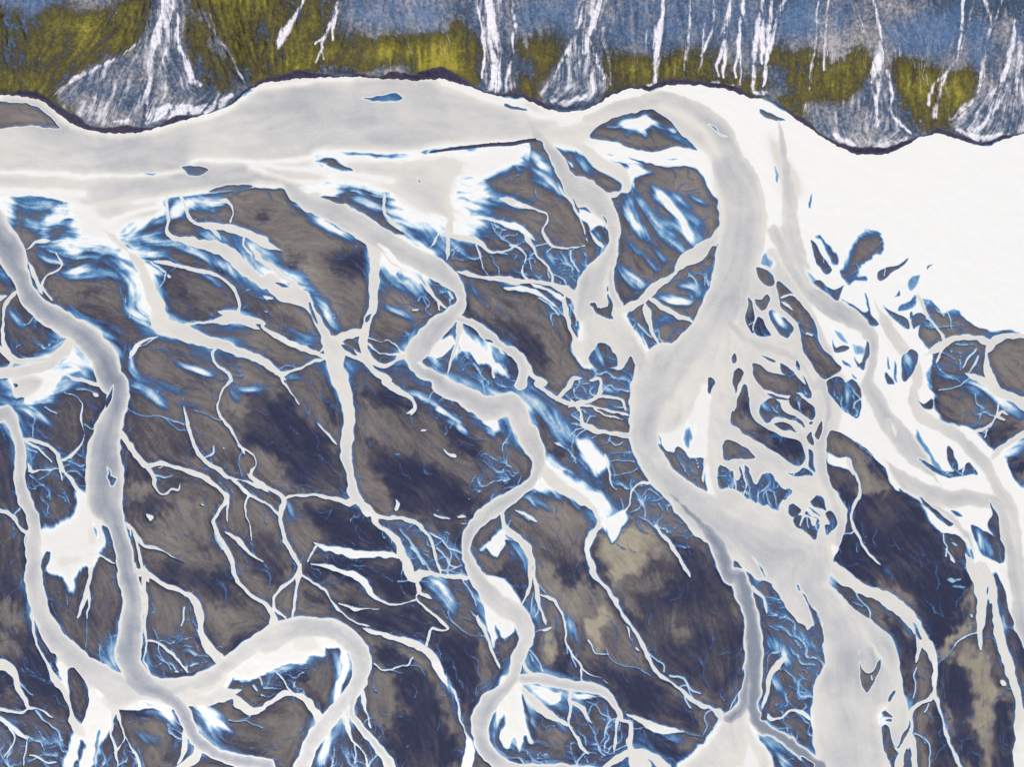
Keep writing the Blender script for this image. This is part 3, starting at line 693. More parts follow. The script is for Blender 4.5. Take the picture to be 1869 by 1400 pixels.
i 3 .03 @D1 87,83 90,87 97,91 104,94 105,101 98,98 91,92
i 4 .12 @D1 93,80 97,76 98,74 99,78 95,79
i 5 .35 @D1 105,66 112,63 110,72 107,75 105,73
i 3 .3 @D1 117,57 122,55 119,58 117,60
i 5 .2 @D1 98,84 103,82 110,78 110,85 102,88 96,89
i 3 .06 @D1 107,93 112,90 117,93 115,99 110,100 108,101
i 2.5 .1 @D1 106,89 108,88 108,94 106,94
i 7 .03 @D1 116,80 121,81 128,91 133,89 140,87 146,94 154,100 161,103 158,107 150,105 140,107 133,108 128,105 124,97 118,89
c ne_bar_stream 2 .8 @D1 113,79,3 116,88,2.5 121,97,2.2 127,103,2.2 129,108,2.5
r .6 @D1 133,89,1.2 135,96,1.2 135.5,102,1
i 3 .03 @D1 111,103 117,95 121,97 124,103 128,107 122,111 118,115 114,110
i 7 .35 @D1 162,108 168,103 178,102 190,104 178,105
i 3 .04 @D1 122,124 122,118 130,114 138,111 144,110 150,109 150,112 148,117 157,117 160,120 157,128 160,135 150,142 123,142 121,130
c ne_bar_stream 2 .8 @D1 125,124,2 128,117,2.5 134,112,2
r .6 @D1 152,116,2 146,122,1.8 142,128,1.5
r .6 @D1 154,120,2.5 150,127,2 146,132,1.5 138,135,1
r .5 @D1 129,118,1 137,122,.8
r .5 @D1 138,113,1.2 146,112,1.2
s .5 @D1 127,135,4 138,135,3
i 8 .03 @D1 166,123 172,119 182,120 190,121 190,140 175,142 166,133
i 5 .04 @D1 100,122 104,118 108,116 111,120 110,130 105,136 102,138 100,130
s .75 @D1 104,118,4 105,126,3 103,132,2
i 4 .2 @D1 89,119 90,122 92,130 90,130
i 3 .12 @D1 89,132 92,134 95,141 90,141
i 4 .2 @D1 95,122 97,132 97,140 95,138 94,128
s .5 @D1 11,14,2 14,17,2
i 2 .3 @D1 35.5,5 36,5 34.5,16 33.5,16
i 3 .35 @D0 9,118 10,118 12,130 10.5,130
i 3 .04 @D2 109,15 115,18 121,14 122,22 115,21
s .72 @D2 107,8,6 113,12,6 120,10,6
i 3 .03 @D2 122,8 124,-2 150,-3 165,5 171,12 175,20 190,26 190,36 180,46 172,52 168,52 160,47 153,38 147,35 138,32 130,28 124,18
c far_east_stream 4 .8 @D2 148,-2,5 160,3,7 170,11,8 180,15,8 192,20,8
s .65 @D2 156,5,4 155,14,2 
r .5 @D2 152,12,1.5 153,18,1.5 158,21,1
s .55 @D2 152,8,6 146,10,2
c far_east_stream 1.8 .8 @D2 151,38,2.5 160,35,3 164,32,2.5 167,26,2.5 169,18,2 169,12,1.5
c far_east_stream 2 .8 @D2 168,26,3.5 171,23,3 174,25,3
c far_east_stream 2 .8 @D2 169,27,3 173,29,2.5
r .7 @D2 158,42,1.2 161,37,1.2
r .6 @D2 148,0,1 141,6,1.2 133,7,1.2 126,8,1
i 2 .03 @D2 123,13 125,17 130,24 127,25 124,20
c far_east_stream 3 .8 @D2 167,54,6 172,49,5 180,44,5 192,38,5
i 3 .02 @D2 175,58 178,55 184,52 190,52 190,70 182,74 177,65
s .7 @D2 176,54,3 184,50,3
i 4 .04 @D2 111,57 116,58 124,63 131,66 140,66 146,60 148,60 153,69 148,68 143,70 135,71 126,68 117,63
i 3 .05 @D2 132,48 134,48 137,54 140,62 139,68 134,62 132,55
i 6 .3 @D2 109,34 113,38 117,47 124,57 130,66 124,64 118,54 112,46
r .6 @D2 143,69,1.2 144,62,1.2
i 4 .05 @D2 162,87 166,93 170,105 171,114 166,112 161,104 164,97
s .75 @D2 160,104,2 168,107,1.5
i 4 .05 @D2 150,104 158,108 165,112 172,115 173,125 171,133 165,130 157,125 152,115
s .8 @D2 154,111,3 159,119,4 166,122,2
i 3 .06 @D2 112,85 120,90 130,99 137,104 133,105 125,100
s .75 @D2 122,97,2 125,100,2
i 4 .25 @D2 134,94 140,95 144,98 138,98
i 4 .3 @D2 148,122 149,120 152,130 150,128
i 12 .6 @D2 92,30 94,34 94,40 92,36
i 3 .0 @D2 47,42 50,37 56,38 62,42 72,47 80,55 87,62 91,72 96,79 103,85 112,91 115,98 118,105 124,108 135,110 143,114 145,122 145,135 150,142 @D3 149,20 146,30 125,60 118,50 110,33 105,26 95,22 75,13 68,8 60,2 @D2 55,137 51,131 55,120 60,105 61,96 56,84 49,73 46,63 46,52
p teardrop_stream 3.5 .77 @D2 46.5,53 55,57 63,57 67,66 66,70 62,66 56,64 47,61
c teardrop_stream 2 .8 @D2 62,60,4 67,68,3 70,76,2.5 70,83,2.8 67,88,3 64.5,95,2 64,101,2 66.5,108,2
c teardrop_stream 2 .78 @D2 67,109,2.5 72,118,2.5 78,126,3 84,132,2
s .35 @D2 84,132,3 90,137,2.5 94,143,2
c teardrop_stream 1.2 .72 @D2 131,122,1.5 134,126,2 136,130,3
r .7 @D2 129,110,1 130,115,1.2 132,121,1.2 131,128,.8
p big_river 6 1.0 @D3 58,40 80,50 95,72 98,92 92,100 86,104 86,142 60,142 54,90
i 3 .03 @D3 70,65 72,71 77,74 82,69 86,62 86,68 81,79 75.5,88 71,80
p big_river 3 .74 @D3 71,61 75,56 82,56 86,62 82,68 77,74 72,69
r .7 @D3 79,76,1.2 79.5,78,1.2
i 2 .1 @D3 69,57 70,59 70,60 69,60
i 3 .1 @D3 85,60 87,63 86,64
c east_side_channel 6 .95 @D3 62,25,12 78,42,16 90,58,16 93,75,14 95,90,16 97,110,18 92,125,16
p east_side_channel 5 .8 @D3 94,85 98,80 103,92 104,105 103,115 96,126 92,112 86,110 86,104 94,100
i 4 .2 @D3 94,85 95,86 92,94 89,95
i 3.5 .06 @D3 86,101 90,101 94,105 87,104
i 3.5 .1 @D3 88,107 93,106 93,109
i 3 .03 @D3 86,112 89,110 92,114 95,124 98,134 95,138 90,134 87,125
i 3 .03 @D3 94,120 97,126 102,115 104.5,111 104,118 99,128 96,126
i 2.5 .03 @D3 54,9 60,11 68,14 74,20 84,29 93,33 101,39 106,48 109,58 108,70 108,85 106,93 101,85 98,65 93,50 80,37 74,34 64,26 58,18
r .6 @D3 68,16,1.4 70,22,1.2 75,28,1.2 78,32,1.2 77.5,36,1.2
r .5 @D3 65,23,.8 72,27,.8
c pale_arc_river 4 .83 @D3 50,-2,8 60,6,10 75,16,10 90,22,11 104,33,10 113,45,9 119,56,8 123,66,6 124,78,5 124,88,4.5 127,102,4 132,118,4 138,132,4 142,142,5
c pale_arc_river 3 .82 @D3 111,45,4 112,56,4.5 110,65,3
i 3 .04 @D3 107,37 110,39 114,48 115,51 112,50
i 3 .04 @D3 112,61 115,58 118,62 119.5,72 120,84 118,89 110,93 108,88 110,74
r .65 @D3 110,70,1.6 108.5,75,1.2 110.5,82,1.2 108,91,1
c pale_arc_river 3 .82 @D3 124,84,4 121,91,5 112,95,4 107,99,5 107,110,4.5 105,120,5 101,130,6 97,142,7
c pale_arc_river 3 .82 @D3 106,116,4 109,128,4.5 110,142,4.5
i 3 .02 @D3 109,100 114,97 119,95 121,104 122,118 122,142 113,142 110,125 108,112
r .7 @D3 119,95,1.5 116,102,1.5
r .6 @D3 109,117,1.6 115,120,1.2 119,124,1.5 120,132,1.2 120,142,1.2
i 3 .02 @D3 104,126 106,132 106,142 101,142
c right_white 4 .8 @D3 149,-3,8 154,8,9 157,22,9 156,36,8 155.5,50,4 156,58,1.5
c right_white 4 .8 @D3 156,-3,10 163,10,10 165,25,7 168,40,8 172,55,8 176,72,8 181,88,7 184,108,9 184,142,10
p right_white 4 .8 @D3 168,-3 190,-3 190,52 181,38 175,28 172,15
i 3 .03 @D3 161,26 164,24 164,40 168,55 170,70 164,65 158,58 158,45
i 3 .03 @D3 171,11 173,17 176,28 179,39 174,40 172,30 170,20
i 3 .02 @D3 174,42 180,43 187,55 190,70 190,90 186,82 182,68 178,55
r .7 @D3 154,46,1.5 148,47,1.6 141,50,1.6 138,54,1.6
r .5 @D3 138,54,1.4 131,62,1.2 126,67,1.2
s .5 @D3 150,35,3
r .75 @D3 150,34,2.2 149,32,1.5
c pond_3 1.2 .8 @A2 105,97.5,2 107,99,4.5 107,101,2
c pond_4 1.2 .8 @A2 112,63.5,1 113.5,63.5,1.6 115,63,1
c pond_5 1.2 .72 @A2 143,89,1.2 144.5,89.5,1.4
c pond_6 1 .7 @A2 158,50,1 159.5,50.5,1
c pond_7 1 .72 @A2 131,76.5,1.2 131.6,76.8,1
c pond_8 1.4 .8 @A1 119,62,1.5 120.5,63.5,2
c pond_9 1.4 .8 @B1 8,79,1.5 10.5,80,3 12.5,80,2
c pond_10 1.2 .6 @B1 8,88.5,1.2 9.5,88.8,1.8
c pond_11 1.6 .8 @B2 101.5,88.5,1.5 102.5,90.5,3 101,94,2.4
c pond_12 1.3 .8 @B2 119,36.2,1 122,36,2 124,36,.8
c pond_13 1.6 .8 @B2 109,24.5,1 112,23.5,2.4 114,22,2
c pond_14 1.6 .8 @B2 135,51,1.2 139,54,2.6 142.5,55.5,3
c pond_15 1.4 .8 @B2 144,97.5,1 147,97.5,2.2 150,98,1.6
c pond_16 1.2 .8 @B2 148,103,1 151,103.5,1
r .7 @B2 128,96.5,1.6 134,98.5,1.6 139,100,1.2
c pond_17 1 .3 @B2 100,54.5,1.6 103,54.5,1.6
c pond_18 1 .32 @B2 129.5,94,1 130,93,1
c pond_19 1.6 .8 @D3 170,80,3.6 171.5,81,4.4 172.5,81.5,3.4
c pond_20 1.4 .45 @D2 135,116,1.6 137,117.5,2.6 138.5,119,1.6
c pond_21 1 .4 @D2 134.4,113.4,1 135.5,113.6,1
c pond_22 1.5 .48 @D3 132.5,8,1.8 135.5,8.6,3 138.5,8,1.8 140.5,7.4,1.8
c pond_23 1.5 .42 @D3 137,13,1.6 141,13,2.2 145,12.8,1.4
c pond_24 1.2 .8 @C3 62,124.5,1.2 63,123.5,1.4
z 8 .8 @C1 25,44 55,44 58,55 48,72 35,70 28,60
z 8 .7 @C1 0,43 12,46 10,66 0,66
z 6 .8 @C1 44,80 54,92 55,104 50,102 43,90
z 8 .8 @C1 22,70 40,80 40,94 30,90 22,78
z 8 .9 @C1 85,90 103,95 104,108 112,112 128,98 140,95 135,112 116,117 105,118 92,105
z 8 .6 @C1 125,62 150,50 150,70 135,75 112,80 130,92
z 6 .8 @C1 50,130 60,122 78,120 78,128 90,125 92,135 80,142 50,142
z 10 .9 @C2 56,46 75,52 100,73 110,88 85,85 70,72
z 10 .5 @C2 70,70 110,85 130,105 120,115 95,98 75,92
z 8 1.0 @C2 115,52 140,55 187,65 187,90 150,74
z 6 .9 @C2 40,0 66,2 60,15 45,18
z 6 .9 @C2 66,5 88,0 86,18 70,20
z 6 .9 @C2 42,24 52,25 50,42 42,40
z 6 .8 @D1 83,60 105,51 103,58 86,68
z 6 .9 @D1 88,82 105,95 105,103 92,95
z 6 .9 @D1 103,80 118,82 124,98 112,100
z 6 .6 @D1 122,112 150,110 140,130 122,138
z 6 .8 @D2 112,55 150,60 153,70 130,72
z 6 .8 @D2 110,34 132,66 120,60
z 6 .8 @D2 150,20 165,20 165,35 145,30
z 6 .9 @D3 -5,15 20,35 38,60 36,85 25,98 14,90 20,70 5,45
z 6 .9 @D3 33,48 43,50 40,62 35,60
z 5 .9 @D3 8,110 32,106 32,120 18,118
z 8 .8 @B1 132,28 155,34 150,50 142,48 125,36
z 8 .8 @B1 118,124 145,115 180,130 180,140 130,135
z 6 .9 @B1 118,66 142,76 138,88 125,84
z 6 .7 @B1 163,20 187,30 187,42 170,36
z 8 .8 @B2 160,55 187,70 170,90 158,88
z 8 .8 @B2 112,8 140,18 138,22 118,20
z 8 .8 @B2 92,105 130,110 150,125 148,138 115,135
z 8 .7 @B2 172,20 187,30 184,50 176,40
z 8 .7 @B3 70,105 95,130 90,142 68,140 66,120
z 8 .7 @B3 55,125 68,115 70,140 50,140
z 8 .8 @B3 0,74 30,70 30,85 10,90
z 6 .7 @C3 12,18 25,20 20,35 15,30
z 8 .6 @C3 60,95 90,100 88,130 60,132 48,128
z 8 .8 @C3 0,128 48,130 50,138 5,136
z 8 .8 @A3 75,120 100,132 98,142 72,140
z 8 .7 @A3 0,108 45,120 48,140 0,140
z 8 .7 @A3 112,95 132,105 130,120 118,118
z 8 .6 @A3 108,45 140,55 150,68 120,72 104,60
z 8 .7 @A3 70,45 82,50 82,72 72,68
z 8 .6 @A2 18,46 45,50 50,75 40,88 24,80
z 8 .7 @A1 80,65 100,72 98,85 85,78
z 8 .5 @A1 2,90 40,110 38,122 12,118
l middle_east_river @D1 25,0,22 20,30,22 25,55,20 40,75,18 58,90,15 74,100,14 79,120,13 76,140,14 @D2 75,10,14 72,25,14 85,40,20 100,60,20 120,75,20 140,90,18 150,105,10 152,115,8
l far_east_river @D1 86,70,10 84,90,12 92,105,20 105,120,20 112,140,16 @D2 100,15,18 120,30,20 145,42,18 162,55,14 175,75,14 182,95,16 180,120,14 182,140,14
l inner_east_river @D1 -5,111,10 14,113,9 26,122,9 38,136,9 @D2 41,10,8 44,25,7 43,45,8 42,65,9 50,80,9 58,95,8 57,110,8 50,123,10
o islet_west @A0 -20,70 36,70 46,92 -20,94
o islet_leaf @A0 128,114 150,114 150,128 128,128
o islet_sliver @A0 145,128 181,128 181,138 145,138
o islet_blue @B0 74,64 112,64 112,74 74,74
o islet_cigar @B0 42,112 74,112 74,123 42,123
o islet_almond @C0 58,74 140,74 140,108 58,108
o islet_dart @D0 -4,72 20,72 20,90 -4,90
o islet_triangle @D3 68,56 88,56 88,90 68,90
o islet_comma @D3 84,108 100,108 100,140 84,140
o islet_heart @C1 56,78 78,78 78,96 56,96
p braid_two 12 .6 @A1 121,10 150,7 160,11 150,16 138,14 130,20 121,25
c far_east_stream 3 .8 @D1 190,106,5 172,107,6 164,112,7 160,120,5 161,132,6 166,142,8
c far_east_stream 3 .8 @D1 122,117,6 132,111,6 143,108,5 152,107,4 160,110,6
c thread_west 2 .88 @B3 -4,17,3 0,20,3 8,25,4 12,31,5 14,37,6
r .6 @D2 59,111,1.2 64,110.5,1.4 67,108,1.5
r .5 @D2 60,40,1.2 70,47,1.2 79,55,1.2
s .4 @D2 50,40,1.5 58,39,1.5
s .5 @D2 66,90,2 64,97,2
s .72 @A1 55,40,14 80,42,12 95,48,8
s .55 @A1 30,30,10 20,26,6
s .6 @A1 100,44,5 112,48,4
s .62 @A1 100,36,6 125,42,7 150,52,5 168,62,4
s .5 @A1 145,34,8 160,38,6
s .6 @A1 60,57,6 52,62,6 70,62,5
s .5 @A1 88,62,8 94,75,7 98,88,7
s .66 @A1 92,90,5 106,96,6
s .45 @B1 36,16,6 52,28,9 68,36,6
s .55 @B1 70,8,4 84,12,6 92,18,5
s .5 @B1 105,22,10 118,28,8
s .45 @B1 155,8,8 165,16,6
s .55 @B1 12,58,5 30,66,6 40,76,3
s .4 @B1 25,108,6 42,114,5
s .5 @B1 146,100,6 156,112,8 165,122,6
s .5 @B1 125,120,8 132,126,5
s .5 @B1 96,50,3 106,62,4 116,76,3
s .4 @B1 48,80,4 56,96,5 62,103,3
s .55 @C0 20,108,6 32,122,5
s .5 @C0 55,110,5 62,122,5
s .5 @C1 84,8,6 92,24,6 100,36,6
s .55 @C1 100,20,5 118,40,6 125,46,5
s .5 @C1 80,60,6 92,72,6
s .5 @C1 60,30,5 66,38,4
s .45 @C2 12,15,6 30,30,12 45,46,12
s .5 @C2 30,66,8 52,82,8 68,98,6
s .5 @A2 40,10,8 50,4,6
s .5 @A2 34,8,12 15,20,8
s .5 @A3 150,100,5 160,110,4
s .5 @B3 60,64,6 61,80,6 56,92,5
s .5 @B3 5,72,8 30,68,8
s .5 @C3 20,88,6 36,96,6
s .5 @C3 110,114,6 122,122,4
s .5 @D3 14,6,8 26,22,8 33,38,6
s .6 @D3 5,50,6 18,64,6
s .6 @D3 8,76,5 14,86,4
s .55 @D3 72,12,4 95,26,5 108,40,5
s .5 @D2 150,2,8 165,12,8 180,22,8
s .5 @D2 165,56,6 185,44,8
s .5 @D1 118,80,8 140,88,6
v @A0 -60,84,20 40,92,20 80,104,40 120,102,40 160,95,40 187,90,40 @B0 30,85,60 70,80,60 120,82,60 160,88,40 187,90,40 @C0 30,88,30 60,84,20
v @A0 -60,110,40 60,115,40 120,115,30 187,105,30 @B0 40,100,40 90,98,40 140,95,30 175,90,30
v @A0 -60,130,30 60,131,30 110,130,30 150,124,30 187,122,20
v @C0 70,75,20 110,66,20 145,70,20 175,80,20 @D0 10,90,30 40,110,30 70,125,40 120,125,60 187,120,60
v @D0 40,120,40 70,140,40 @D1 90,30,50 130,60,50 180,90,50
v @D0 10,85,20 24,100,20 32,125,20
v @B0 60,115,20 100,118,30 140,120,30 160,125,20
v @B0 50,120,20 80,128,30 110,138,30 @B1 120,10,30 138,24,20
v @A1 50,16,20 65,25,20 80,34,20
v @A1 120,12,10 100,20,20 85,34,10
p central_river 9 .76 @B2 155,20 168,20 176,27 176,38 171,42 162,33
s .3 @B2 178,20,5 183,32,5 184,46,4
p central_side 8 .74 @B2 127,17 138,21 148,30 154,41 147,38 137,29 129,23
s .55 @B2 112,9,5 124,16,6 136,22,6
s .6 @A2 14,20,6 24,24,6 31,30,3
s .55 @A2 94,4,5 106,12,5 116,19,4
s .5 @A3 34,20,4 40,32,4
s .6 @A3 140,98,6 152,108,5
s .5 @B2 92,106,5 102,116,5 108,128,5
s .5 @B3 130,6,8 138,18,6 142,28,3
s .5 @C3 12,22,4 16,32,4
s .55 @D3 74,14,6 92,24,6
"""
